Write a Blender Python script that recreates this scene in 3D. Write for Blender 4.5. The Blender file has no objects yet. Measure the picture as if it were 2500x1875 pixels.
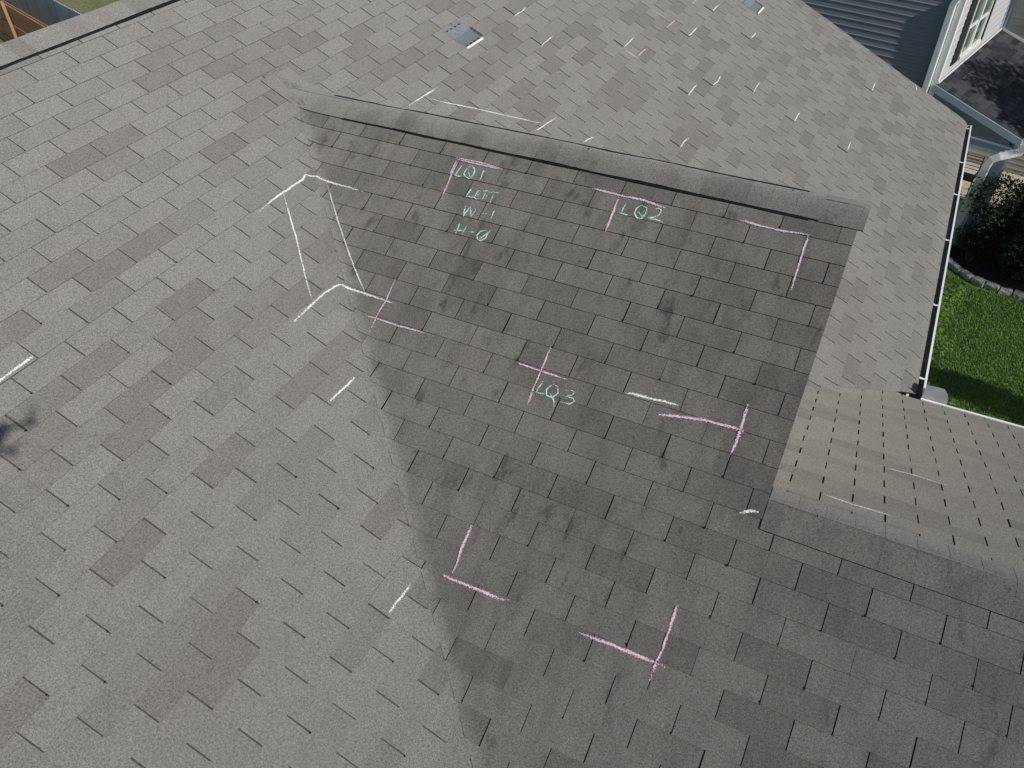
import bpy, bmesh, math, random
import numpy as np
from mathutils import Matrix, Vector, noise

random.seed(7)
S = bpy.context.scene
COL = S.collection

# ------------------------------------------------------------------ camera
cam_d = bpy.data.cameras.new('camera')
cam = bpy.data.objects.new('camera', cam_d)
COL.objects.link(cam)
S.camera = cam
RIGHT = Vector((0.8940654, 0.4478215, -0.0101478))
UP = Vector((-0.2908230, 0.5975540, 0.7472290))
FWD = Vector((-0.3406891, 0.6651203, -0.6644892))
CAM = Vector((3.8068, -1.2650, 2.6079))
mw = Matrix.Identity(4)
for i in range(3):
    mw[i][0] = RIGHT[i]; mw[i][1] = UP[i]; mw[i][2] = -FWD[i]; mw[i][3] = CAM[i]
cam.matrix_world = mw
cam_d.sensor_width = 36.0
cam_d.lens = 1964.5 / 2500.0 * 36.0
cam_d.clip_start = 0.05
cam_d.clip_end = 1500.0

# ------------------------------------------------------------------ light
SUN = Vector((0.7517, -0.2837, 0.5953)).normalized()      # towards the sun
world = bpy.data.worlds.new('World')
S.world = world
world.use_nodes = True
wn = world.node_tree
wn.nodes.clear()
sky = wn.nodes.new('ShaderNodeTexSky')
sky.sky_type = 'NISHITA'
sky.sun_disc = False
sky.sun_elevation = math.asin(SUN.z)
sky.sun_rotation = math.atan2(SUN.x, SUN.y)
bg = wn.nodes.new('ShaderNodeBackground')
bg.inputs['Strength'].default_value = 0.075
wo = wn.nodes.new('ShaderNodeOutputWorld')
wn.links.new(sky.outputs[0], bg.inputs[0])
wn.links.new(bg.outputs[0], wo.inputs[0])
sun_d = bpy.data.lights.new('sun', 'SUN')
sun_d.energy = 4.0
sun_d.angle = math.radians(0.53)
sun_d.color = (1.0, 0.965, 0.90)
sun_o = bpy.data.objects.new('sun', sun_d)
COL.objects.link(sun_o)
sun_o.location = (20, -8, 20)
sun_o.rotation_euler = SUN.to_track_quat('Z', 'Y').to_euler()
S.view_settings.view_transform = 'Standard'
S.view_settings.look = 'None'
S.view_settings.gamma = 1.0
S.view_settings.exposure = 0.0

# ------------------------------------------------------------------ materials
def new_mat(name):
    m = bpy.data.materials.new(name)
    m.use_nodes = True
    t = m.node_tree
    t.nodes.clear()
    out = t.nodes.new('ShaderNodeOutputMaterial')
    b = t.nodes.new('ShaderNodeBsdfPrincipled')
    t.links.new(b.outputs[0], out.inputs[0])
    return m, t, b, out

def N(t, typ, **kw):
    n = t.nodes.new(typ)
    for k, v in kw.items():
        setattr(n, k, v)
    return n

def L(t, a, b):
    t.links.new(a, b)

def math_node(t, op, a, b=None, clamp=False):
    n = N(t, 'ShaderNodeMath', operation=op, use_clamp=clamp)
    for i, v in enumerate((a, b)):
        if v is None:
            continue
        if isinstance(v, (int, float)):
            n.inputs[i].default_value = v
        else:
            L(t, v, n.inputs[i])
    return n.outputs[0]

def smooth(t, v, a, b, lo=0.0, hi=1.0):
    n = N(t, 'ShaderNodeMapRange', interpolation_type='SMOOTHSTEP')
    L(t, v, n.inputs[0])
    n.inputs[1].default_value = a; n.inputs[2].default_value = b
    n.inputs[3].default_value = lo; n.inputs[4].default_value = hi
    return n.outputs[0]

def noise_tex(t, vec, scale, detail=2.0, rough=0.5):
    n = N(t, 'ShaderNodeTexNoise')
    n.inputs['Scale'].default_value = scale
    n.inputs['Detail'].default_value = detail
    n.inputs['Roughness'].default_value = rough
    if vec is not None:
        L(t, vec, n.inputs['Vector'])
    return n.outputs[0]

def mixc(t, fac, a, b, blend='MIX'):
    n = N(t, 'ShaderNodeMix', data_type='RGBA', blend_type=blend)
    if isinstance(fac, (int, float)):
        n.inputs[0].default_value = fac
    else:
        L(t, fac, n.inputs[0])
    for i, v in ((6, a), (7, b)):
        if isinstance(v, tuple):
            n.inputs[i].default_value = (*v, 1.0) if len(v) == 3 else v
        else:
            L(t, v, n.inputs[i])
    return n.outputs[2]

def geo_pos(t):
    return N(t, 'ShaderNodeNewGeometry').outputs['Position']

def bump(t, b, h, strength, dist):
    n = N(t, 'ShaderNodeBump')
    n.inputs['Strength'].default_value = strength
    n.inputs['Distance'].default_value = dist
    L(t, h, n.inputs['Height'])
    L(t, n.outputs[0], b.inputs['Normal'])

def simple(name, col, rough=0.6, var=0.12, scale=6.0, metallic=0.0, spec=0.4, bumps=0.0, bscale=60.0):
    m, t, b, o = new_mat(name)
    p = geo_pos(t)
    n = noise_tex(t, p, scale, 4.0, 0.6)
    d = tuple(max(0.0, c * (1 - var)) for c in col)
    u = tuple(min(1.0, c * (1 + var)) for c in col)
    L(t, mixc(t, smooth(t, n, 0.3, 0.7), d, u), b.inputs['Base Color'])
    b.inputs['Roughness'].default_value = rough
    b.inputs['Metallic'].default_value = metallic
    b.inputs['Specular IOR Level'].default_value = spec
    if bumps:
        bump(t, b, noise_tex(t, p, bscale, 3.0), bumps, 0.01)
    return m

# Shingle granules: every tab carries its own 'tone'; slow blotches, grain and,
# on the north slope, black algae (streaks and blotches that end at the valley
# and at the ridge, where the other slopes are clean).  The chalk there is as
# bright as on the clean slopes: the slope is dirty, not shaded.
def shingle_mat(name, light, dark, algae=None):
    m, t, b, o = new_mat(name)
    p = geo_pos(t)
    at = N(t, 'ShaderNodeAttribute', attribute_name='tone')
    tone = at.outputs['Fac']
    blot = noise_tex(t, p, 2.6, 4.0, 0.6)
    mid = noise_tex(t, p, 9.0, 3.0, 0.6)
    f = math_node(t, 'ADD', tone, math_node(t, 'MULTIPLY', math_node(t, 'SUBTRACT', mid, 0.5), 0.75))
    f = math_node(t, 'ADD', f, math_node(t, 'MULTIPLY', math_node(t, 'SUBTRACT', blot, 0.5), 0.45), True)
    c = mixc(t, f, light, dark)
    if algae:
        mask, spots, drips = algae(t, p)
        c = mixc(t, mask, c, mixc(t, spots, (0.150, 0.144, 0.133), (0.106, 0.103, 0.097)), 'MIX')
        c = mixc(t, math_node(t, 'MULTIPLY', mask, drips), c, (0.052, 0.056, 0.053))
        tm = smooth(t, tone, 0.0, 1.0, 1.06, 0.84)
        cc = N(t, 'ShaderNodeCombineColor')
        for i in range(3):
            L(t, tm, cc.inputs[i])
        c = mixc(t, mask, c, mixc(t, 1.0, c, cc.outputs[0], 'MULTIPLY'))
    # granules
    g1 = noise_tex(t, p, 230.0, 2.0, 0.7)
    g2 = noise_tex(t, p, 105.0, 2.0, 0.6)
    g = math_node(t, 'ADD', math_node(t, 'MULTIPLY', g1, 0.65), math_node(t, 'MULTIPLY', g2, 0.35))
    gr = smooth(t, g, 0.30, 0.70, 0.50, 1.54)
    comb = N(t, 'ShaderNodeCombineColor')
    for i in range(3):
        L(t, gr, comb.inputs[i])
    c = mixc(t, 1.0, c, comb.outputs[0], 'MULTIPLY')
    hue = noise_tex(t, p, 75.0, 1.0, 0.5)
    c = mixc(t, smooth(t, hue, 0.52, 0.72, 0.0, 0.5), c, mixc(t, 1.0, c, (1.12, 1.0, 0.90), 'MULTIPLY'))
    L(t, c, b.inputs['Base Color'])
    b.inputs['Roughness'].default_value = 0.95
    b.inputs['Diffuse Roughness'].default_value = 0.9
    b.inputs['Specular IOR Level'].default_value = 0.15
    bump(t, b, g, 0.55, 0.004)
    return m

def xyz(t, p):
    s = N(t, 'ShaderNodeSeparateXYZ')
    L(t, p, s.inputs[0])
    return s.outputs

def algae_slope(t, p):
    x, y, z = xyz(t, p)
    wob = math_node(t, 'MULTIPLY', math_node(t, 'SUBTRACT', noise_tex(t, p, 14.0, 3.0), 0.5), 0.008)
    d = math_node(t, 'ADD', math_node(t, 'ADD', x, y), wob)            # distance from the valley * 1.41
    near = smooth(t, d, 2.98, 3.105)
    far = smooth(t, d, 3.0, 5.0, 0.90, 1.0)
    far = math_node(t, 'MULTIPLY', far, smooth(t, math_node(t, 'SUBTRACT', x, y), 1.4, 3.4, 1.0, 0.70))
    mp = N(t, 'ShaderNodeMapping')
    mp.inputs['Scale'].default_value = (7.0, 2.6, 2.6)
    L(t, p, mp.inputs[0])
    st = noise_tex(t, mp.outputs[0], 1.0, 5.0, 0.62)
    big = noise_tex(t, p, 0.9, 3.0, 0.55)
    spots = smooth(t, math_node(t, 'ADD', math_node(t, 'MULTIPLY', st, 0.7), math_node(t, 'MULTIPLY', big, 0.3)), 0.42, 0.66)
    mp2 = N(t, 'ShaderNodeMapping')
    mp2.inputs['Scale'].default_value = (8.0, 3.4, 3.4)
    mp2.inputs['Location'].default_value = (3.1, 7.7, 1.3)
    L(t, p, mp2.inputs[0])
    dr = smooth(t, noise_tex(t, mp2.outputs[0], 1.0, 4.0, 0.6), 0.585, 0.71, 0.0, 0.75)
    return math_node(t, 'MULTIPLY', near, far), spots, dr

def algae_cap(ridge_y, top):
    def f(t, p):
        x, y, z = xyz(t, p)
        wob = math_node(t, 'MULTIPLY', math_node(t, 'SUBTRACT', noise_tex(t, p, 22.0, 4.0), 0.5), 0.10)
        d = math_node(t, 'SUBTRACT', ridge_y, math_node(t, 'ADD', y, wob))
        m = smooth(t, d, -0.03, 0.15, 0.0, top)
        m = math_node(t, 'MULTIPLY', m, smooth(t, x, -0.5, 0.5, 0.35, 1.0))
        mp = N(t, 'ShaderNodeMapping')
        mp.inputs['Scale'].default_value = (9.0, 4.0, 4.0)
        L(t, p, mp.inputs[0])
        sp = smooth(t, noise_tex(t, mp.outputs[0], 1.0, 4.0, 0.6), 0.42, 0.68)
        dr = smooth(t, noise_tex(t, mp.outputs[0], 2.3, 3.0, 0.6), 0.60, 0.74, 0.0, 0.6)
        return m, sp, dr
    return f

GREY_L, GREY_D = (0.205, 0.203, 0.194), (0.162, 0.156, 0.149)
M_SHINGLE = shingle_mat('shingle_clean', GREY_L, GREY_D)
M_SHINGLE_N = shingle_mat('shingle_algae', GREY_L, GREY_D, algae_slope)
M_SHINGLE_C = shingle_mat('shingle_wing', (0.218, 0.209, 0.188), (0.170, 0.163, 0.148))
M_CAP1 = shingle_mat('cap_algae', GREY_L, GREY_D, algae_cap(3.42, 0.74))
M_CAP2 = shingle_mat('cap_algae_low', GREY_L, GREY_D, algae_cap(1.85, 0.80))
M_UNDER = simple('shingle_underlay', (0.070, 0.073, 0.069), 0.95, 0.25, 40.0, spec=0.1)
M_BUTT = simple('shingle_butt', (0.095, 0.093, 0.086), 0.95, 0.3, 40.0, spec=0.1)
M_UNDER_N = simple('shingle_underlay_dark', (0.014, 0.015, 0.015), 0.95, 0.3, 40.0, spec=0.1)
M_VENT = simple('vent_plastic', (0.012, 0.014, 0.014), 0.6, 0.3, 20.0, spec=0.2)
M_WHITE = simple('white_metal', (0.78, 0.79, 0.80), 0.35, 0.05, 5.0, spec=0.5)
M_GUTTER_IN = simple('gutter_inside', (0.17, 0.18, 0.18), 0.7, 0.35, 14.0)
M_FLASH = simple('flashing_metal', (0.40, 0.43, 0.43), 0.45, 0.12, 9.0)

def siding_mat(name, col, var=0.05):
    m, t, b, o = new_mat(name)
    p = geo_pos(t)
    mp = N(t, 'ShaderNodeMapping')
    mp.inputs['Scale'].default_value = (3.0, 3.0, 30.0)
    L(t, p, mp.inputs[0])
    n = noise_tex(t, mp.outputs[0], 1.0, 4.0, 0.6)
    L(t, mixc(t, n, tuple(c * (1 - 2 * var) for c in col), tuple(c * (1 + 2 * var) for c in col)), b.inputs['Base Color'])
    b.inputs['Roughness'].default_value = 0.5
    bump(t, b, n, 0.1, 0.003)
    return m

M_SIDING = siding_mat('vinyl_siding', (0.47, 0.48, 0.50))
M_SIDING_D = siding_mat('vinyl_siding_shade_tint', (0.225, 0.240, 0.290))  # same pale siding, darker and bluer: grazing light and skylight put into the colour
M_SIDING_T = siding_mat('vinyl_siding_tan', (0.34, 0.33, 0.31))
M_SIDING2 = siding_mat('vinyl_siding_house', (0.52, 0.50, 0.46))
M_TRIM = simple('painted_trim', (0.36, 0.43, 0.53), 0.45, 0.05, 4.0)
M_SHUTTER = simple('shutter_paint', (0.016, 0.018, 0.022), 0.5, 0.2, 8.0)
M_DARKROOF = shingle_mat('dark_shingle', (0.062, 0.066, 0.072), (0.026, 0.029, 0.034))
M_CONCRETE = simple('concrete', (0.42, 0.40, 0.32), 0.9, 0.16, 2.5, bumps=0.2)
M_MULCH = simple('mulch', (0.022, 0.017, 0.013), 1.0, 0.5, 18.0, bumps=0.9, bscale=40.0)
M_STONE = simple('edging_stone', (0.26, 0.27, 0.25), 0.95, 0.28, 9.0, bumps=0.5)
M_BLACK = simple('black_metal', (0.010, 0.010, 0.012), 0.4, 0.1)
M_GLASS_N = None

def glass_mat():
    m, t, b, o = new_mat('window_glass')
    p = geo_pos(t)
    mp = N(t, 'ShaderNodeMapping')
    mp.inputs['Scale'].default_value = (5.0, 5.0, 0.6)
    L(t, p, mp.inputs[0])
    n = noise_tex(t, mp.outputs[0], 1.0, 3.0)
    L(t, mixc(t, smooth(t, n, 0.4, 0.6), (0.045, 0.075, 0.06), (0.13, 0.17, 0.14)), b.inputs['Base Color'])
    b.inputs['Roughness'].default_value = 0.06
    b.inputs['Specular IOR Level'].default_value = 0.6
    return m
M_GLASS = glass_mat()

def wood_mat(name, c1, c2, ang):
    m, t, b, o = new_mat(name)
    p = geo_pos(t)
    mp = N(t, 'ShaderNodeMapping')
    mp.inputs['Rotation'].default_value = (0, 0, -ang)
    L(t, p, mp.inputs[0])
    mp2 = N(t, 'ShaderNodeMapping')
    mp2.inputs['Scale'].default_value = (7.2, 7.2, 0.5)
    L(t, mp.outputs[0], mp2.inputs[0])
    n = noise_tex(t, mp2.outputs[0], 1.0, 4.0, 0.65)
    L(t, mixc(t, smooth(t, n, 0.35, 0.65), c1, c2), b.inputs['Base Color'])
    b.inputs['Roughness'].default_value = 0.85
    return m

def grass_mat(name, c1, c2, c3, scale=0.6):
    m, t, b, o = new_mat(name)
    p = geo_pos(t)
    n1 = noise_tex(t, p, scale, 5.0, 0.65)
    n2 = noise_tex(t, p, scale * 9, 4.0, 0.7)
    n3 = noise_tex(t, p, scale * 40, 3.0, 0.7)
    c = mixc(t, smooth(t, n1, 0.38, 0.62), c1, c2)
    c = mixc(t, smooth(t, n2, 0.46, 0.70, 0.0, 0.9), c, c3)
    c = mixc(t, smooth(t, n3, 0.35, 0.6, 0.55, 0.0), c, (0.012, 0.018, 0.008))
    L(t, c, b.inputs['Base Color'])
    b.inputs['Roughness'].default_value = 0.9
    b.inputs['Specular IOR Level'].default_value = 0.15
    bump(t, b, n3, 0.8, 0.04)
    return m

M_LAWN = grass_mat('lawn_ground', (0.070, 0.150, 0.024), (0.095, 0.190, 0.030), (0.130, 0.180, 0.045))
M_DRY = grass_mat('dry_lawn', (0.20, 0.21, 0.085), (0.28, 0.26, 0.16), (0.13, 0.20, 0.05), 0.6)

def leaf_mat(name, c1, c2, scale=9.0):
    m, t, b, o = new_mat(name)
    p = geo_pos(t)
    at = N(t, 'ShaderNodeAttribute', attribute_name='tone')
    n = noise_tex(t, p, scale, 2.0)
    f = math_node(t, 'ADD', math_node(t, 'MULTIPLY', at.outputs['Fac'], 0.7), math_node(t, 'MULTIPLY', n, 0.3), True)
    c = mixc(t, f, c1, c2)
    L(t, c, b.inputs['Base Color'])
    b.inputs['Roughness'].default_value = 0.55
    tr = N(t, 'ShaderNodeBsdfTranslucent')
    L(t, c, tr.inputs[0])
    mx = N(t, 'ShaderNodeMixShader')
    mx.inputs[0].default_value = 0.25
    L(t, b.outputs[0], mx.inputs[1]); L(t, tr.outputs[0], mx.inputs[2])
    L(t, mx.outputs[0], o.inputs[0])
    return m

def chalk_mat(name, col):
    """Chalk rubbed on granules: grainy cover that thins out towards its edges."""
    m, t, b, o = new_mat(name)
    p = geo_pos(t)
    uv = N(t, 'ShaderNodeAttribute', attribute_name='edge')
    n = noise_tex(t, p, 130.0, 2.0, 0.7)
    n2 = noise_tex(t, p, 11.0, 2.0, 0.6)
    v = math_node(t, 'SUBTRACT', math_node(t, 'ADD', n, math_node(t, 'MULTIPLY', math_node(t, 'SUBTRACT', n2, 0.5), 0.32)),
                  math_node(t, 'MULTIPLY', uv.outputs['Fac'], 0.42))
    al = smooth(t, v, 0.22, 0.46, 0.0, 0.90)
    b.inputs['Base Color'].default_value = (*col, 1)
    b.inputs['Roughness'].default_value = 1.0
    b.inputs['Specular IOR Level'].default_value = 0.05
    tr = N(t, 'ShaderNodeBsdfTransparent')
    mx = N(t, 'ShaderNodeMixShader')
    L(t, al, mx.inputs[0]); L(t, tr.outputs[0], mx.inputs[1]); L(t, b.outputs[0], mx.inputs[2])
    L(t, mx.outputs[0], o.inputs[0])
    return m
CHALK_MAT = {'w': chalk_mat('chalk_white', (0.80, 0.81, 0.77)), 'p': chalk_mat('chalk_pink', (0.76, 0.54, 0.65)), 't': chalk_mat('chalk_green', (0.52, 0.78, 0.68))}

# ------------------------------------------------------------------ helpers
class MB:
    """Collects faces and links them as one mesh object."""
    def __init__(self):
        self.v = []; self.f = []; self.mi = []; self.attr = {}
    def poly(self, pts, mi=0, **at):
        i = len(self.v)
        self.v.extend([tuple(p) for p in pts])
        self.f.append(tuple(range(i, i + len(pts))))
        self.mi.append(mi)
        for k, a in at.items():
            self.attr.setdefault(k, {})[len(self.f) - 1] = a
    def box(self, o, ex, ey, ez, mi=0, **at):
        """Box from corner o with edge vectors."""
        o, ex, ey, ez = Vector(o), Vector(ex), Vector(ey), Vector(ez)
        c = [o, o + ex, o + ex + ey, o + ey, o + ez, o + ex + ez, o + ex + ey + ez, o + ey + ez]
        flip = ex.cross(ey).dot(ez) < 0
        for q in ((3, 2, 1, 0), (4, 5, 6, 7), (0, 1, 5, 4), (1, 2, 6, 5), (2, 3, 7, 6), (3, 0, 4, 7)):
            q = q[::-1] if flip else q
            self.poly([c[k] for k in q], mi, **at)
    def tube(self, path, r, n=10, mi=0, cap=True):
        rings = []
        for i, p in enumerate(path):
            p = Vector(p)
            a = Vector(path[max(i - 1, 0)]); b = Vector(path[min(i + 1, len(path) - 1)])
            d = (b - a).normalized()
            s = d.cross(Vector((0, 0, 1)))
            s = Vector((1, 0, 0)) if s.length < 1e-4 else s.normalized()
            u = s.cross(d)
            rr = r[i] if isinstance(r, (list, tuple)) else r
            rings.append([p + (s * math.cos(2 * math.pi * k / n) + u * math.sin(2 * math.pi * k / n)) * rr for k in range(n)])
        for a, b in zip(rings, rings[1:]):
            for k in range(n):
                self.poly([a[k], a[(k + 1) % n], b[(k + 1) % n], b[k]], mi)
        if cap:
            self.poly(rings[0][::-1], mi); self.poly(rings[-1], mi)
    def sweep(self, path, prof, frames, mi=0, close=False):
        """Profile points (a, b) carried along path; frames give the two axes."""
        rows = [[Vector(p) + f[0] * a + f[1] * b for a, b in prof] for p, f in zip(path, frames)]
        for r0, r1 in zip(rows, rows[1:]):
            m = len(prof)
            for k in range(m if close else m - 1):
                self.poly([r0[k], r0[(k + 1) % m], r1[(k + 1) % m], r1[k]], mi)
    def build(self, name, mats, parent=None, weld=False, smooth_=False, bevel=0.0):
        me = bpy.data.meshes.new(name)
        me.from_pydata(self.v, [], self.f)
        for m in (mats if isinstance(mats, (list, tuple)) else [mats]):
            me.materials.append(m)
        me.polygons.foreach_set('material_index', self.mi)
        for k, d in self.attr.items():
            a = me.attributes.new(k, 'FLOAT', 'FACE')
            arr = np.zeros(len(self.f), dtype=np.float32)
            for i, val in d.items():
                arr[i] = val
            a.data.foreach_set('value', arr)
        if weld or bevel or smooth_:
            bm = bmesh.new(); bm.from_mesh(me)
            bmesh.ops.remove_doubles(bm, verts=bm.verts, dist=1e-5)
            bmesh.ops.recalc_face_normals(bm, faces=bm.faces)
            if bevel:
                es = [e for e in bm.edges if len(e.link_faces) == 2 and e.calc_face_angle(0) > 0.6]
                bmesh.ops.bevel(bm, geom=es, offset=bevel, segments=2, profile=0.6, affect='EDGES')
            bm.to_mesh(me); bm.free()
        if smooth_:
            me.polygons.foreach_set('use_smooth', [True] * len(me.polygons))
        me.update()
        o = bpy.data.objects.new(name, me)
        COL.objects.link(o)
        if parent:
            o.parent = parent
            o.matrix_parent_inverse = parent_world(parent).inverted()
        return o

def parent_world(o):
    m = Matrix.LocRotScale(o.location, o.rotation_euler, o.scale)
    if o.parent:
        return parent_world(o.parent) @ o.matrix_parent_inverse @ m
    return m

def thing(name, label, cat, loc=(0, 0, 0), group=None):
    o = bpy.data.objects.new(name, None)
    COL.objects.link(o)
    o.location = loc
    o.empty_display_size = 0.3
    return tag(o, label, cat, group)

def tag(o, label, cat, group=None):
    o['label'] = label; o['category'] = cat
    if group:
        o['group'] = group
    return o

def kind(o, k):
    o['kind'] = k
    return o

def lab(o, text):
    if text:
        o['label'] = text
    return o

def clip(poly, planes):
    """Sutherland-Hodgman in (x, y): keep a*x + b*y <= c."""
    for a, b, c in planes:
        out = []
        for i, p in enumerate(poly):
            q = poly[(i + 1) % len(poly)]
            dp = a * p[0] + b * p[1] - c
            dq = a * q[0] + b * q[1] - c
            if dp <= 1e-9:
                out.append(p)
            if (dp < -1e-9 and dq > 1e-9) or (dp > 1e-9 and dq < -1e-9):
                s = dp / (dp - dq)
                out.append((p[0] + (q[0] - p[0]) * s, p[1] + (q[1] - p[1]) * s))
        poly = out
        if len(poly) < 3:
            return []
    return poly

# ------------------------------------------------------------------ roof geometry (metres, z = 0 on the big slope at x = 0)
T, EX = 1.0 / 3.0, 1.0 / 7.0                 # metric three-tab shingle: tab width, exposure
PITCH = math.atan(0.5)
CP, SP = math.cos(PITCH), math.sin(PITCH)
EC = EX * CP
YR1, YR2, XRAKE, XRIDGE = 3.430, 1.746, 3.748, -1.60
B0 = (1.6623, 2.4043); C0 = (3.9907, 2.1971)
ZG = -7.7                                     # garden level
zA = lambda x, y: -0.5 * x
zB = lambda x, y: 0.5 * y - 1.4948
zC = lambda x, y: 0.2514 - 0.5 * y
zD = lambda x, y: 1.9350 - 0.5 * y

def gable(x, y):
    return min(zB(x, y), zD(x, y)) if x <= XRAKE + 1e-6 else min(zB(x, y), zC(x, y))

def smax(a, b, k=0.075):
    d = abs(a - b)
    return max(a, b) + (max(k - d, 0.0) ** 2) / (4 * k)

def droop(x, y):
    return -1.6 * max(0.0, x - 4.50) ** 2 if y > 4.2 else 0.0

def roof_z(x, y, own=None):
    if own == 'B':
        return smax(zB(x, y), zA(x, y))
    if own == 'D':
        return smax(zD(x, y), zA(x, y))
    if own == 'C' or (own == 'A' and x >= XRAKE - 0.1501 and V_AC - 0.01 < y - x):
        return smax(zC(x, y), zA(x, y)) + (droop(x, y) if own == 'A' else 0.0)
    return smax(zA(x, y), gable(x, y)) + droop(x, y)

NRM = {'A': Vector((SP, 0, CP)), 'B': Vector((0, -SP, CP)), 'C': Vector((0, SP, CP)), 'D': Vector((0, SP, CP))}
def uv_xy(ax, u, v):
    if ax == 'A': return (v * EC, u * T)
    if ax == 'B': return (B0[0] + u * T, B0[1] - v * EC)
    if ax == 'C': return (C0[0] + u * T, C0[1] + v * EC)
    return (u * T, YR1 + v * EC)

def near_valley(ax, x, y):
    if ax == 'A':
        return abs(zA(x, y) - gable(x, y)) < 0.24 or x > 4.25
    g = {'B': zB, 'C': zC, 'D': zD}[ax](x, y)
    return abs(zA(x, y) - g) < 0.24

def in_any(pts, regions):
    return [q for q in (clip(pts, r) for r in regions) if q]

def shingles(name, ax, mats, parent, us, vs, odd, regions, lifted=(), missing=(), tones=(0.56, 0.28), rise=0.0038, butt=2, slot=0.0112, course=0.016):
    rng = random.Random(name)
    mb = MB()
    n = NRM[ax]
    def P(u, v, h):
        x, y = uv_xy(ax, u, v)
        return Vector((x, y, roof_z(x, y, ax))) + n * h
    for r in range(vs[0], vs[1] + 1):
        half = 0.5 if (r % 2 != odd) else 0.0
        strip = {}
        for k in range(us[0], us[1] + 1):
            ua = k + half
            key = (r, ua)
            sid = math.floor((k + (r * 7) % 3) / 3)
            if sid not in strip:
                strip[sid] = (rng.gauss(0, 0.003), rng.gauss(0, 0.004 if ax == 'B' else 0.009), rng.gauss(0, 0.0005))
            du, dv, dh = strip[sid]
            xm, ym = uv_xy(ax, ua + 0.5, r - 0.5)
            close = near_valley(ax, xm, ym)
            nu, nv = (8, 3) if close else (2, 1)
            q = rng.random()
            tone = rng.uniform(0, 0.26) if q < tones[0] else (rng.uniform(0.30, 0.62) if q < tones[0] + tones[1] else rng.uniform(0.72, 1.0))
            corners = [uv_xy(ax, ua + i, r - 1 + j) for i, j in ((0, 0), (1, 0), (1, 1), (0, 1))]
            if not in_any(corners, regions):
                continue
            up = 0.006 if key in lifted else 0.0
            gap = slot * (1.35 if ax == 'A' and k > 11 else 1.0) + rng.uniform(-0.003, 0.003)
            if key in lifted:
                gap += 0.004
            u0, u1 = ua + gap + du, ua + 1 - gap + du
            v0, v1 = r - 1 - 0.06 + dv, r - course + dv
            hh = lambda v: 0.0022 + rise * min(1, max(0, (v - v0))) + dh + up
            if ax in 'AB' and key not in missing and rng.random() < (0.45 if ax == 'B' else 0.5):          # blobs of sealant at the foot of a slot
                bu, bv, br = ua - 0.004, r - rng.uniform(0.03, 0.16), rng.uniform(0.004, 0.0085)
                bx, by = uv_xy(ax, bu, bv)
                if in_any([(bx - .01, by - .01), (bx + .01, by - .01), (bx, by + .01)], regions):
                    cb = P(bu, bv, hh(v1) + 0.0006)
                    eu = Vector((1, 0, 0)); ev = n.cross(eu)
                    mb.poly([cb + eu * (br * rng.uniform(.7, 1.1) * math.cos(q * 1.047)) + ev * (br * rng.uniform(.8, 1.5) * math.sin(q * 1.047)) for q in range(6)], 1 if ax == 'B' else 3, tone=0.5)
            for i in range(nu):
                for j in range(nv):
                    # bed below
                    a0, a1 = ua + i / nu, ua + (i + 1) / nu
                    b0, b1 = r - 1 + j / nv, r - 1 + (j + 1) / nv
                    for pc in in_any([uv_xy(ax, *c) for c in ((a0, b0), (a1, b0), (a1, b1), (a0, b1))], regions):
                        mb.poly([Vector((x, y, roof_z(x, y, ax))) for x, y in pc], 1, tone=0.5)
                    if key in missing:
                        continue
                    a0, a1 = u0 + (u1 - u0) * i / nu, u0 + (u1 - u0) * (i + 1) / nu
                    b0, b1 = v0 + (v1 - v0) * j / nv, v0 + (v1 - v0) * (j + 1) / nv
                    for pc in in_any([uv_xy(ax, *c) for c in ((a0, b0), (a1, b0), (a1, b1), (a0, b1))], regions):
                        # back to lattice for the heights
                        top = []
                        for x, y in pc:
                            if ax == 'A': v = x / EC
                            elif ax == 'B': v = (B0[1] - y) / EC
                            elif ax == 'C': v = (y - C0[1]) / EC
                            else: v = (y - YR1) / EC
                            top.append((Vector((x, y, roof_z(x, y, ax))), hh(v), v))
                        mb.poly([p + n * h for p, h, v in top], 0, tone=tone)
                        m = len(top)
                        for e in range(m):
                            p, h, v = top[e]; p2, h2, v2 = top[(e + 1) % m]
                            low = abs(v - v1) < 1e-4 and abs(v2 - v1) < 1e-4
                            edge = low or (key in lifted and abs(v - v0) < 1e-4 and abs(v2 - v0) < 1e-4)
                            along = abs(p.x - p2.x) < 1e-6 if ax != 'A' else abs(p.y - p2.y) < 1e-6
                            if along:
                                w = (p.y / T) if ax == 'A' else ((p.x - {'B': B0[0], 'C': C0[0], 'D': 0.0}[ax]) / T)
                                edge = edge or abs(w - u0) < 1e-4 or abs(w - u1) < 1e-4
                            if edge:
                                mb.poly([p + n * h, p - n * 0.0005, p2 - n * 0.0005, p2 + n * h2], butt if low else 1, tone=0.5)
    return mb.build(name, mats, parent)

house = thing('house', 'large house under grey asphalt shingle roofs marked all over with chalk, filling the foreground', 'house', (0, 3, ZG))

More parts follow.
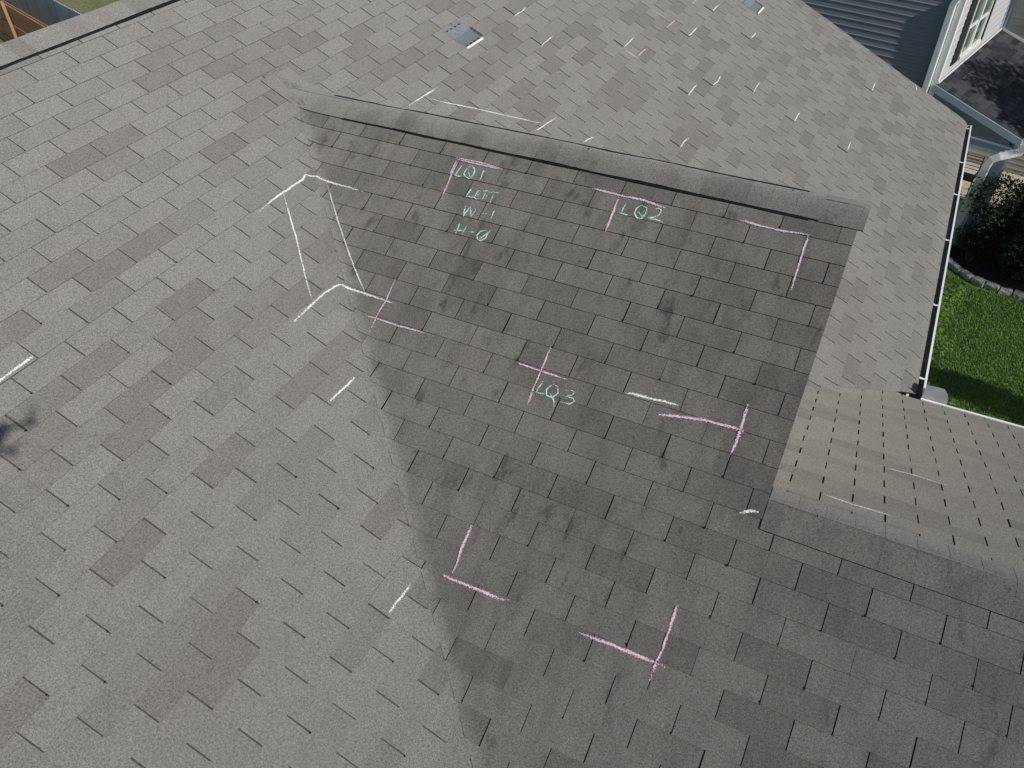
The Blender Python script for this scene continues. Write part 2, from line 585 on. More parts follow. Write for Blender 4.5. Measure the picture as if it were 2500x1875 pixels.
XLOW = XRAKE - 0.15                          # lower roofs run in under the gable overhang
V_AB = 2.9896                                # valley: x + y = V_AB
V_AD = 3.870                                 # valley: x = y - V_AD
V_AC = 0.5028                                # valley: x = y - V_AC
EAVE_A, EAVE_C = 4.622, 4.935
limA = [(-1, 0, -XRIDGE), (1, 0, EAVE_A), (0, 1, 11.545), (0, -1, 6.0)]
regA = [[(1, 1, V_AB)] + limA,
        [(-1, -1, -V_AB), (1, -1, -V_AD), (1, 0, XLOW)] + limA,
        [(-1, 0, -XLOW), (1, -1, -V_AC), (0, -1, -4.0)] + limA]
LIFT = {(0, 19), (3, 18.5), (7, 21.5), (15, 18.5), (10, 28), (10, 25), (14, 28), (14, 23), (13, 21.5), (17, 24.5), (21, 24.5), (26, 25), (26, 31), (1, .5), (17, 1.5)}
LIFT = {(r, float(u)) for r, u in LIFT}
MISS = {(0, 16.0), (13, 30.5)}
slope_main = shingles('main_roof_slope', 'A', [M_SHINGLE, M_UNDER, M_BUTT, M_UNDER_N], house, (-18, 35), (-12, 37), 0, regA, LIFT, MISS)
regB = [[(-1, -1, -V_AB), (0, 1, YR1), (1, 0, XRAKE), (0, -1, 1.55)], [(-1, 0, -XRAKE), (0, 1, YR2), (0, -1, 1.55), (1, 0, 9.0)]]
slope_b = lab(shingles('gable_roof_slope', 'B', [M_SHINGLE_N, M_UNDER_N], house, (-8, 22), (-8, 31), 0, regB, tones=(0.55, 0.27), rise=0.0072, butt=1, slot=0.0074, course=0.046), 'dark algae stained roof slope with most of the chalk marks')
regC = [[(-1, 0, -XLOW), (0, -1, -YR2), (0, 1, EAVE_C), (-1, 1, V_AC), (1, 0, 9.0)]]
slope_c = lab(shingles('wing_roof_slope', 'C', [M_SHINGLE_C, M_UNDER_N], house, (-2, 15), (-4, 22), 1, regC, butt=1, slot=0.0125, course=0.0), 'brownish slope with short black slots above the lawn')
regD = [[(0, -1, -YR1), (-1, 1, V_AD), (1, 0, XRAKE)]]
shingles('gable_roof_slope', 'D', [M_SHINGLE, M_UNDER, M_BUTT], house, (-2, 11), (1, 34), 1, regD)
mb = MB()
mb.poly([(XRIDGE, -6, 0.79), (XRIDGE, 11.545, 0.79), (-7.8, 11.545, -2.31), (-7.8, -6, -2.31)], tone=0.3)
mb.build('rear_roof_slope', M_SHINGLE, house)

# ridge caps on their vents
def ridge(nm, mat, p_of, ztop, side, s0, s1, vent, label=''):
    """p_of(s, t) -> x, y with t across the ridge; ztop(s, t) -> roof height there."""
    rng = random.Random(nm + str(s0))
    mb = MB(); W = 0.156
    ts = [-W, -0.12, -0.085, -0.055, -0.03, -0.012, 0, 0.012, 0.03, 0.055, 0.085, 0.12, W]
    R = 0.026
    def pt(s, t, h):
        x, y = p_of(s, t)
        soft = -0.5 * (math.sqrt(t * t + R * R) - abs(t)) + 0.5 * (math.sqrt(W * W + R * R) - W)
        wav = 0.004 * noise.noise(Vector((s * 2.3, t * 3.0, side)))
        return Vector((x, y, ztop(s, t) + soft + h + wav + 0.002))
    def lift(s):
        if side < 0:
            return 0.023 + 0.004 * noise.noise(Vector((s * 1.3, 5.0, 1.0)))
        f = min(1.0, max(0.0, (s - vent[0]) / 1.1)); f = f * f * (3 - 2 * f)
        return 0.0125 + 0.0065 * f + 0.0055 * noise.noise(Vector((s * 2.6, 5.0, 1.0)))
    s = s0; k = 0
    while s < s1 - 0.02:
        e = min(s + EX * rng.uniform(0.94, 1.06), s1)
        raised = vent and vent[0] <= (s + e) / 2 <= vent[1]
        h0 = lift(s) if raised else (0.009 if vent else 0.0105)
        tone = rng.choice([0.15, 0.22, 0.3, 0.35, 0.42] if s0 > 2 else [0.05, 0.15, 0.2, 0.35, 0.5, 0.7, 0.9])
        h1 = lift(e) if raised else h0
        st_ = 0.0012 if vent else 0.0003
        hs, he = (h0 + st_, h1) if side > 0 else (h0, h1 + st_)
        e2 = e + 0.012
        for a, b in zip(ts, ts[1:]):
            mb.poly([pt(s, a, hs), pt(e2, a, he), pt(e2, b, he), pt(s, b, hs)], 0, tone=tone)
            q = s if side > 0 else e2
            hq = h0 + 0.0009
            dq = 0.012 if s == s0 else 0.003
            mb.poly([pt(q, a, hq), pt(q, b, hq), pt(q, b, hq - dq), pt(q, a, hq - dq)], 0, tone=min(1.0, tone + 0.15))
        for t in (ts[0], ts[-1]):
            mb.poly([pt(s, t, hs), pt(e2, t, he), pt(e2, t, he - 0.0065), pt(s, t, hs - 0.0065)], 1, tone=0.5)
        s = e; k += 1
    cap = lab(mb.build(nm, [mat, M_UNDER_N], house), label)
    if vent:
        vb = MB()
        n = max(8, int((vent[1] - vent[0]) / 0.12))
        for i in range(n):
            a = vent[0] + (vent[1] - vent[0]) * i / n; b = vent[0] + (vent[1] - vent[0]) * (i + 1) / n
            for sg in (-1, 1):
                w1, w2 = W + 0.004, W - 0.02
                ja, jb = [0.006 * noise.noise(Vector((q * 3.1, sg, 4.0 + side))) for q in (a, b)]
                va, vv = lift(a) - 0.0065, lift(b) - 0.0065
                q = [pt(a, sg * (w1 + ja), -0.006), pt(b, sg * (w1 + jb), -0.006), pt(b, sg * (w1 + jb), vv), pt(a, sg * (w1 + ja), va)]
                vb.poly(q); vb.poly([q[3], q[2], pt(b, sg * w2, vv), pt(a, sg * w2, va)])
        if side > 0:                                  # black strip added for the shade line under the cap's far edge
            for i in range(40):
                a = vent[0] - 0.30 + (vent[1] - vent[0] + 0.24) * i / 40; b = vent[0] - 0.30 + (vent[1] - vent[0] + 0.24) * (i + 1) / 40
                ha, hb = [0.0235 + lift(q) * 0.25 - (0.006 if q < 0.5 else 0.0) + 0.005 * noise.noise(Vector((q * 1.7, 2.0, 9.0))) for q in (a, b)]
                vb.poly([pt(a, W - 0.004, 0.004), pt(b, W - 0.004, 0.004), pt(b, W + 0.024, hb), pt(a, W + 0.024, ha)])
        for q in vent:
            vb.poly([pt(q, t, lift(q) - 0.006) for t in ts] + [pt(q, t, -0.006) for t in ts[::-1]])
        lab(vb.build('ridge_vent', M_VENT, cap), 'black edge of the ridge vent')
    return cap

ridge('ridge_cap', M_CAP1, lambda s, t: (s, YR1 + t), lambda s, t: max(zA(s, 0), 0.2202 - 0.5 * abs(t)), 1, -0.60, XRAKE + 0.02, (0.10, 3.47), 'cap of the small gable ridge, lifted along its near edge')
ridge('ridge_cap', M_SHINGLE, lambda s, t: (XRIDGE + t, s), lambda s, t: 0.80 - 0.5 * abs(t), -1, -6.0, 11.5, (-6.0, 11.4), 'cap of the main ridge in the far corner')
ridge('ridge_cap', M_CAP2, lambda s, t: (s, YR2 + t), lambda s, t: -0.6218 - 0.5 * abs(t), 1, XRAKE + 0.004, 9.0, None, 'cap of the low wing ridge')

# walls under the roofs
def lap_wall(mb, o, ex, ey, z0, z1, out, step=0.15, lip=0.011, mi=0):
    """Horizontal lap siding on the vertical rectangle o + ex*[0..1], z0..z1; out = outward unit vector."""
    o = Vector(o); ex = Vector(ex); out = Vector(out)
    prof = [(0.0, 1.0), (0.0035, 0.20), (lip, 0.085), (lip, 0.0), (0.0, 0.0)]
    z = z0
    while z < z1 - 1e-6:
        h = min(step, z1 - z)
        pts = [(a, z + b * h) for a, b in prof]
        for (a, za), (b, zb) in zip(pts, pts[1:]):
            p = [o + out * a, o + ex + out * a, o + ex + out * b, o + out * b]
            mb.poly([(p[0].x, p[0].y, za), (p[1].x, p[1].y, za), (p[2].x, p[2].y, zb), (p[3].x, p[3].y, zb)], mi)
        z += step

mb = MB()
lap_wall(mb, (4.20, -5.6, 0), (0, 4.4, 0), 0, ZG, -2.45, (1, 0, 0))
lap_wall(mb, (4.20, 4.60, 0), (0, 6.6, 0), 0, ZG, -2.45, (1, 0, 0))
lap_wall(mb, (4.20, 11.20, 0), (-11.6, 0, 0), 0, ZG, -2.45, (0, 1, 0))
lap_wall(mb, (-7.4, -5.6, 0), (11.6, 0, 0), 0, ZG, -2.45, (0, -1, 0))
lap_wall(mb, (-7.4, 11.2, 0), (0, -16.8, 0), 0, ZG, -2.45, (-1, 0, 0))
lap_wall(mb, (4.2, -1.2, 0), (4.4, 0, 0), 0, ZG, -2.45, (0, -1, 0))
lap_wall(mb, (4.2, 4.60, 0), (4.4, 0, 0), 0, ZG, -2.45, (0, 1, 0))
lap_wall(mb, (8.6, -1.2, 0), (0, 5.8, 0), 0, ZG, -2.45, (1, 0, 0))
for y, d in ((11.2, 1), (-5.6, -1)):
    mb.poly([(4.2, y, -2.45), (XRIDGE, y, 0.7), (-7.4, y, -2.45)][::d])
mb.poly([(8.6, -1.2, -2.45), (8.6, 4.6, -2.45), (8.6, YR2, -0.75)])
mb.poly([(4.2, -5.6, -2.45), (4.2, 11.2, -2.45), (-7.4, 11.2, -2.45), (-7.4, -5.6, -2.45)])
mb.poly([(4.2, -1.2, -2.45), (8.6, -1.2, -2.45), (8.6, 4.6, -2.45), (4.2, 4.6, -2.45)])
mb.build('wall', M_SIDING2, house)
mb = MB()
xw = XRAKE - 0.14
tri_ = [(YR2 + 0.02, -0.64), (YR1, 0.19), (7.55, -1.87), (4.26, -1.87)]
zc_ = -1.87
while zc_ < 0.19:
    pc = clip(tri_, [(0, -1, -zc_), (0, 1, zc_ + 0.13)])
    if pc:
        mb.poly([(xw + 0.010 * (1 - (q - zc_) / 0.13), y, q) for y, q in pc])
        lo = [y for y, q in pc if abs(q - zc_) < 1e-5]
        if len(lo) > 1:
            mb.poly([(xw, min(lo), zc_), (xw + 0.010, min(lo), zc_), (xw + 0.010, max(lo), zc_), (xw, max(lo), zc_)])
    zc_ += 0.13
lab(mb.build('gable_wall', M_SIDING2, house), 'small gable face above the wing roof')
for (ya, za), (yb, zb) in (((YR2 + 0.05, zB(0, YR2 + 0.05)), (YR1, 0.2202)), ((YR1, 0.2202), (7.5, zD(0, 7.5)))):
    mb = MB()
    mb.box((XRAKE - 0.139, ya, za - 0.13), (0.03, 0, 0), (0, yb - ya, zb - za), (0, 0, 0.118))
    mb.build('rake_board', M_WHITE, house)
for (xa, xb) in ((XRIDGE, 4.56), (-7.7, XRIDGE)):
    za, zb = (0.80, -2.28) if xa == XRIDGE else (-2.25, 0.80)
    for y in (11.50, -5.98):
        mb = MB()
        mb.box((xa, y, za - 0.17), (xb - xa, 0, zb - za), (0, 0.03, 0), (0, 0, 0.158))
        mb.build('rake_board', M_WHITE, house)
mb = MB()
mb.box((4.20, 4.95, -2.47), (0.355, 0, 0), (0, 6.55, 0), (0, 0, 0.02))
mb.box((4.54, 4.95, -2.45), (0.02, 0, 0), (0, 6.55, 0), (0, 0, 0.14))
mb.box((4.6, 4.60, -2.47), (4.3, 0, 0), (0, 0.27, 0), (0, 0, 0.02))
mb.box((4.6, 4.85, -2.45), (4.3, 0, 0), (0, 0.02, 0), (0, 0, 0.16))
mb.build('fascia_board', M_WHITE, house)

# gutters
def gutter(p0, p1, out, zl, ends):
    p0, p1, out = Vector(p0), Vector(p1), Vector(out)
    up = Vector((0, 0, 1))
    mb = MB()
    outer = [(0.0, 0.0), (0.0, -0.115), (0.075, -0.118), (0.098, -0.075), (0.128, -0.040), (0.130, 0.0)]
    inner = [(0.128, -0.002), (0.125, -0.040), (0.094, -0.074), (0.072, -0.114), (0.003, -0.112), (0.003, 0.0)]
    lip = [(0.130, 0.0), (0.129, 0.006), (0.110, 0.006), (0.109, -0.003), (0.128, -0.003)]
    P = [Vector((p0.x, p0.y, zl)), Vector((p1.x, p1.y, zl))]
    fr = [(out, up)] * 2
    mb.sweep(P, outer, fr, 0); mb.sweep(P, inner, fr, 1); mb.sweep(P, lip, fr, 0)
    for e in ends:
        q = P[e]
        mb.poly([q + out * a + up * b for a, b in outer])
    g = mb.build('gutter', [M_WHITE, M_GUTTER_IN], house)
    return g
gA = gutter((4.565, 11.55, 0), (4.565, 5.06, 0), (1, 0, 0), -2.352, (0,))
gC = gutter((4.66, 4.945, 0), (8.9, 4.945, 0), (0, 1, 0), -2.300, (1,))
for y in (11.42, 10.26, 9.30, 8.11, 6.71, 5.43):
    mb = MB()
    mb.box((4.568, y - 0.011, -2.352), (0.112, 0, 0), (0, 0.022, 0), (0, 0, 0.004))
    mb.box((4.590, y - 0.009, -2.348), (0.045, 0, 0), (0, 0.018, 0), (0, 0, 0.007))
    mb.build('gutter_hanger', M_WHITE, gA)
mb = MB()
pl = [(4.665, 5.085, -2.302), (4.872, 5.085, -2.302), (4.868, 5.085, -2.262), (4.857, 5.085, -2.222), (4.845, 5.085, -2.188), (4.803, 5.085, -2.145), (4.665, 5.085, -2.152)]
mb.poly(pl); mb.poly([(x, y + 0.003, z) for x, y, z in pl][::-1])
for a, b in zip(pl, pl[1:] + pl[:1]):
    mb.poly([a, (a[0], a[1] + 0.003, a[2]), (b[0], b[1] + 0.003, b[2]), b])
pl = [(4.690, 5.085, -2.345), (4.690, 5.085, -2.18), (4.690, 5.17, -2.19), (4.690, 5.235, -2.215), (4.690, 5.27, -2.26), (4.690, 5.29, -2.345)]
mb.poly(pl); mb.poly([(x + 0.003, y, z) for x, y, z in pl][::-1])
lab(mb.build('splash_guard', M_FLASH, gA), 'bent metal splash guard in the inner corner')

# torn tabs: bare mat where a tab is gone
def patch_mat():
    m, t, b, o = new_mat('bare_mat')
    p = geo_pos(t)
    n = noise_tex(t, p, 28.0, 4.0, 0.65)
    at = N(t, 'ShaderNodeAttribute', attribute_name='tone')
    lav = mixc(t, smooth(t, n, 0.35, 0.65), (0.155, 0.160, 0.200), (0.215, 0.220, 0.255))
    teal = mixc(t, smooth(t, n, 0.35, 0.65), (0.115, 0.135, 0.138), (0.145, 0.168, 0.165))
    c = mixc(t, at.outputs['Fac'], lav, teal)
    L(t, c, b.inputs['Base Color'])
    b.inputs['Roughness'].default_value = 0.9
    return m
M_PATCH = patch_mat()
for u0, v0, lbl in ((15.93, -1.80, 'bluish bare patch where a tab tore off, nearer of the two'), (30.44, 11.17, 'bluish bare patch where a tab tore off, farther up the roof')):
    mb = MB()
    def Q(u, v, h):
        x, y = uv_xy('A', u, v)
        return Vector((x, y, zA(x, y))) + NRM['A'] * h
    a, b = u0, u0 + 0.94
    mb.poly([Q(a, v0, .0078), Q(b, v0, .0078), Q(b, v0 + .93, .0078), Q(a, v0 + .93, .0078)], tone=0.0)
    mb.poly([Q(a, v0 + .93, .0066), Q(b, v0 + .93, .0066), Q(b, v0 + 1.80, .0066), Q(a, v0 + 1.80, .0066)], tone=1.0)
    for e, f in (((a, v0), (b, v0)), ((a, v0 + .93), (a, v0)), ((b, v0), (b, v0 + .93))):
        mb.poly([Q(*e, .0078), Q(*f, .0078), Q(*f, 0), Q(*e, 0)], tone=1.0)
    # tar strips
    for k in range(4):
        ua = a + 0.08 + k * 0.215
        mb.poly([Q(ua, v0 + 1.70, .0072), Q(ua + .13, v0 + 1.70, .0072), Q(ua + .13, v0 + 1.80, .0072), Q(ua, v0 + 1.80, .0072)], 1)
        mb.poly([Q(ua, v0 + .13, .0084), Q(ua + .10, v0 + .13, .0084), Q(ua + .10, v0 + .22, .0084), Q(ua, v0 + .22, .0084)], 2)
    o = lab(mb.build('torn_shingle_patch', [M_PATCH, M_UNDER_N, M_VENT], slope_main), lbl)
    mb = MB()
    mb.poly([Q(a + 0.04, v0 + 1.83, .0078), Q(b + 0.02, v0 + 1.83, .0078), Q(b + 0.02, v0 + 2.0, .0078), Q(a + 0.05, v0 + 1.98, .0078)])
    mb.build('chalk_line', CHALK_MAT['w'], slope_main)

# ------------------------------------------------------------------ chalk (plan coordinates on the slopes)
CHALK = [
    ('A', 'chalk_line', 'w', 0.018, 'white chalk stroke crossing the roof just above the small ridge', [[(0.136, 4.11), (0.142, 4.337), (0.146, 4.559)]]),
    ('A', 'chalk_line', 'w', 0.0162, 'long white chalk line running beside the small ridge', [[(0.161, 4.342), (0.268, 4.427), (0.46, 4.626), (0.664, 4.822), (0.903, 5.053)]]),
    ('A', 'chalk_line', 'w', 0.018, '', [[(0.915, 4.88), (0.93, 5.081), (0.948, 5.283)]]),
    ('A', 'chalk_line', 'w', 0.0162, '', [[(1.252, 5.195), (1.264, 5.298), (1.284, 5.395)]]),
    ('A', 'chalk_line', 'w', 0.018, '', [[(0.006, 6.304), (0.01, 6.476), (-0.005, 6.61)]]),
    ('A', 'chalk_line', 'w', 0.018, '', [[(0.382, 6.141), (0.374, 6.423)]]),
    ('A', 'chalk_line', 'w', 0.018, '', [[(0.891, 7.158), (0.884, 7.468)]]),
    ('A', 'chalk_line', 'w', 0.018, '', [[(1.904, 6.152), (1.898, 6.298), (1.912, 6.402)]]),
    ('A', 'chalk_line', 'w', 0.018, '', [[(1.26, 9.342), (1.257, 9.493), (1.266, 9.646)]]),
    ('A', 'chalk_line', 'w', 0.018, '', [[(1.261, 8.326), (1.268, 8.46), (1.263, 8.664)]]),
    ('A', 'chalk_line', 'w', 0.018, '', [[(1.783, 9.34), (1.792, 9.485), (1.79, 9.63)]]),
    ('A', 'chalk_line', 'w', 0.018, '', [[(1.782, 7.677), (1.797, 7.832), (1.784, 7.989)]]),
    ('A', 'chalk_line', 'w', 0.018, '', [[(1.659, 7.142), (1.656, 7.293), (1.654, 7.46)]]),
    ('A', 'chalk_line', 'w', 0.018, '', [[(2.159, 8.113), (2.149, 8.263), (2.149, 8.473)]]),
    ('A', 'chalk_line', 'w', 0.018, '', [[(2.672, 8.159), (2.672, 8.304), (2.671, 8.466)]]),
    ('A', 'chalk_line', 'w', 0.018, '', [[(3.308, 8.368), (3.307, 8.504), (3.305, 8.64)]]),
    ('A', 'chalk_line', 'w', 0.018, '', [[(3.304, 10.332), (3.299, 10.472), (3.298, 10.635)]]),
    ('A', 'chalk_line', 'w', 0.018, '', [[(3.833, 11.346), (3.818, 11.445), (3.794, 11.496)]]),
    ('A', 'chalk_line', 'p', 0.0152, 'pink chalk line running down the far slope', [[(0.776, 8.334), (0.959, 8.367)]]),
    ('A', 'chalk_line', 'p', 0.0171, '', [[(1.038, 8.156), (1.039, 8.315), (1.041, 8.487)]]),
    ('A', 'chalk_corner', 'p', 0.019, 'pink chalk corner on the far slope', [[(0.906, 7.12), (1.0, 7.144), (1.052, 7.156), (1.101, 7.151)], [(1.049, 7.165), (1.042, 7.307), (1.049, 7.466)]]),
    ('A', 'chalk_line', 'p', 0.0171, '', [[(1.041, 9.151), (1.04, 9.247), (1.038, 9.363)]]),
    ('A', 'chalk_line', 'w', 0.0216, 'thick white chalk line at the left edge of the roof', [[(0.114, 0.228), (0.113, 0.283), (0.107, 0.382), (0.104, 0.491)]]),
    ('A', 'chalk_line', 'w', 0.0198, '', [[(1.249, 1.341), (1.252, 1.438), (1.257, 1.533), (1.254, 1.551), (1.256, 1.601)]]),
    ('A', 'chalk_line', 'w', 0.018, 'white chalk stroke beside the lower valley', [[(2.152, 0.725), (2.153, 0.65), (2.147, 0.595), (2.148, 0.54), (2.15, 0.52)]]),
    ('A', 'chalk_line', 'w', 0.0198, 'white chalk line across the valley, higher of the two', [[(0.151, 2.217), (0.139, 2.351), (0.136, 2.506), (0.14, 2.526), (0.136, 2.591), (0.138, 2.657), (0.141, 2.702), (0.125, 2.755), (0.154, 2.767), (0.197, 2.795), (0.306, 2.791), (0.482, 2.79), (0.602, 2.786)]]),
    ('A', 'chalk_line', 'w', 0.0135, '', [[(0.144, 2.481), (0.275, 2.361), (0.41, 2.236), (0.538, 2.11), (0.64, 2.005), (0.764, 1.89)]]),
    ('B', 'chalk_line', 'w', 0.0135, '', [[(0.288, 2.78), (0.374, 2.698), (0.473, 2.601), (0.548, 2.534), (0.639, 2.448), (0.75, 2.349), (0.833, 2.279), (0.969, 2.169), (1.051, 2.104)]]),
    ('A', 'chalk_line', 'w', 0.0216, 'white chalk line across the valley, lower of the two', [[(0.795, 1.661), (0.79, 1.819), (0.787, 2.006), (0.796, 2.077), (0.813, 2.122), (0.833, 2.13), (0.962, 2.14), (1.125, 2.135), (1.221, 2.131)]]),
    ('B', 'chalk_line', 'w', 0.0198, 'white chalk line in the middle of the dark slope', [[(2.832, 2.029), (2.88, 2.039), (2.972, 2.044), (3.071, 2.051), (3.149, 2.051)]]),
    ('B', 'chalk_smudge', 'w', 0.0252, '', [[(3.628, 1.633), (3.664, 1.653), (3.694, 1.667), (3.728, 1.669)]]),
    ('C', 'chalk_line', 'w', 0.0272, '', [[(4.33, 2.802), (4.484, 2.83), (4.654, 2.83), (4.69, 2.842)]]),
    ('C', 'chalk_line', 'w', 0.0289, '', [[(4.002, 2.039), (4.165, 2.033), (4.331, 2.048), (4.352, 2.052)]]),
    ('C', 'chalk_line', 'w', 0.0204, '', [[(4.685, 5.118), (4.81, 5.128), (4.916, 5.116), (4.965, 5.124)]]),  # whitish metal edge at the eave corner, drawn as a chalk stroke
    ('B', 'chalk_corner', 'p', 0.0171, 'pink chalk corner above the written words', [[(1.12, 3.172), (1.301, 3.179), (1.49, 3.164)], [(1.13, 3.163), (1.31, 3.163), (1.491, 3.161)], [(1.155, 3.165), (1.16, 3.05), (1.172, 2.914), (1.177, 2.871)], [(1.141, 3.156), (1.149, 3.047)]]),
    ('B', 'chalk_corner', 'p', 0.0209, 'pink chalk corner with a bar reaching left', [[(2.123, 3.172), (2.336, 3.168), (2.494, 3.169), (2.636, 3.151)], [(2.327, 3.163), (2.333, 3.036), (2.339, 2.911)]]),
    ('B', 'chalk_corner', 'p', 0.0171, 'pink chalk corner below the right end of the small ridge', [[(3.094, 3.179), (3.229, 3.173), (3.36, 3.172), (3.507, 3.186)], [(3.501, 3.188), (3.502, 3.057), (3.507, 2.933), (3.51, 2.835)]]),
    ('B', 'chalk_corner', 'p', 0.0152, 'pink chalk cross nearest the valley', [[(1.15, 2.279), (1.166, 2.146), (1.159, 2.025), (1.167, 1.921)], [(1.092, 2.007), (1.161, 2.013), (1.329, 2.011), (1.529, 2.017)]]),
    ('B', 'chalk_corner', 'p', 0.0171, 'large pink chalk cross in the middle of the dark slope', [[(2.32, 2.164), (2.324, 2.014), (2.326, 1.89), (2.335, 1.803)], [(2.141, 2.014), (2.238, 2.01), (2.326, 2.009), (2.494, 2.007)]]),
    ('B', 'chalk_corner', 'p', 0.0209, 'pink chalk cross near the right edge of the dark slope', [[(3.06, 1.976), (3.153, 1.996), (3.279, 2.017), (3.408, 2.027), (3.521, 2.028)], [(3.494, 2.167), (3.503, 2.03), (3.5, 1.94), (3.496, 1.892)]]),
    ('B', 'chalk_corner', 'p', 0.0209, 'thick pink chalk corner on the lower dark slope', [[(2.321, 1.127), (2.326, 0.994), (2.336, 0.92), (2.33, 0.876)], [(2.284, 0.852), (2.391, 0.853), (2.525, 0.857), (2.63, 0.855), (2.68, 0.868)]]),
    ('B', 'chalk_corner', 'p', 0.0209, 'lowest pink chalk corner', [[(3.086, 0.856), (3.158, 0.861), (3.318, 0.865), (3.49, 0.868), (3.54, 0.865)], [(3.497, 1.141), (3.498, 1.012), (3.5, 0.925), (3.49, 0.868), (3.491, 0.786)]]),
    ('B', 'chalk_writing', 't', 0.013, 'pale green chalk writing LQ1', [[(1.197, 3.139), (1.193, 3.09), (1.188, 3.048), (1.24, 3.05)], [(1.266, 3.141), (1.247, 3.118), (1.241, 3.096), (1.241, 3.076), (1.261, 3.058), (1.294, 3.047), (1.31, 3.069), (1.311, 3.103), (1.296, 3.125), (1.266, 3.141)], [(1.265, 3.097), (1.286, 3.07), (1.306, 3.051)], [(1.369, 3.139), (1.37, 3.098), (1.376, 3.05)]]),
    ('B', 'chalk_writing', 't', 0.013, 'pale green chalk writing LEFT', [[(1.352, 2.998), (1.344, 2.96), (1.337, 2.926), (1.396, 2.93)], [(1.421, 2.987), (1.399, 2.981), (1.397, 2.955), (1.396, 2.932), (1.415, 2.924), (1.434, 2.931)], [(1.4, 2.952), (1.424, 2.963)], [(1.456, 2.992), (1.457, 2.956), (1.454, 2.922)], [(1.431, 2.984), (1.453, 2.993), (1.48, 2.997)], [(1.457, 2.955), (1.486, 2.96)], [(1.513, 2.993), (1.516, 2.957), (1.521, 2.918)], [(1.468, 2.986), (1.511, 2.994), (1.557, 3.003)]]),
    ('B', 'chalk_writing', 't', 0.013, 'pale green chalk writing W-1', [[(1.364, 2.876), (1.375, 2.833), (1.387, 2.79), (1.393, 2.829), (1.403, 2.866), (1.423, 2.832), (1.442, 2.799), (1.445, 2.837), (1.449, 2.873)], [(1.499, 2.839), (1.539, 2.842)], [(1.573, 2.881), (1.578, 2.835), (1.578, 2.802)]]),
    ('B', 'chalk_writing', 't', 0.013, 'pale green chalk writing H-0', [[(1.391, 2.739), (1.393, 2.699), (1.396, 2.66)], [(1.444, 2.741), (1.442, 2.707), (1.441, 2.67)], [(1.369, 2.684), (1.444, 2.699)], [(1.476, 2.7), (1.521, 2.707)], [(1.589, 2.738), (1.553, 2.722), (1.542, 2.689), (1.56, 2.666), (1.584, 2.663), (1.608, 2.687), (1.61, 2.717), (1.589, 2.738)], [(1.614, 2.743), (1.59, 2.701), (1.563, 2.66)]]),
    ('B', 'chalk_writing', 't', 0.0143, 'pale green chalk writing LQ2', [[(2.386, 3.129), (2.385, 3.09), (2.386, 3.053)], [(2.359, 3.052), (2.399, 3.052), (2.439, 3.051)], [(2.487, 3.135), (2.464, 3.109), (2.464, 3.073), (2.491, 3.048), (2.522, 3.051), (2.533, 3.089), (2.526, 3.124), (2.487, 3.135)], [(2.482, 3.087), (2.513, 3.067), (2.537, 3.05)], [(2.577, 3.131), (2.602, 3.141), (2.621, 3.129), (2.617, 3.097), (2.59, 3.075), (2.556, 3.062), (2.604, 3.065), (2.641, 3.062), (2.667, 3.051)]]),
    ('B', 'chalk_writing', 't', 0.0117, 'pale green chalk writing LQ3', [[(2.361, 1.962), (2.356, 1.923), (2.352, 1.889), (2.404, 1.897)], [(2.425, 1.96), (2.404, 1.923), (2.415, 1.891), (2.454, 1.887), (2.476, 1.921), (2.46, 1.951), (2.425, 1.96)], [(2.428, 1.911), (2.471, 1.873), (2.487, 1.845)], [(2.506, 1.949), (2.546, 1.958), (2.566, 1.953), (2.557, 1.934), (2.524, 1.916), (2.569, 1.919), (2.585, 1.906), (2.565, 1.885), (2.503, 1.88)]]),
]
SLOPE = {'A': slope_main, 'B': slope_b, 'C': slope_c}
def chalk_z(sl, x, y):
    if sl == 'A' and x + y >= V_AB and y < 3.43 and x > -0.4:
        return roof_z(x, y, 'B'), NRM['B']
    return roof_z(x, y, sl), NRM[sl]

def chalk_h(sl, x, y):
    if sl == 'B' or (sl == 'A' and x + y >= V_AB - 0.02 and y < 3.43 and x > -0.4):
        return 0.0112
    if sl == 'A':
        r = math.ceil(x / EC - 0.10)
        half = 0.5 if r % 2 else 0.0
        if (r, math.floor(y / T - half) + half) in LIFT:
            return 0.0145
    return 0.0080

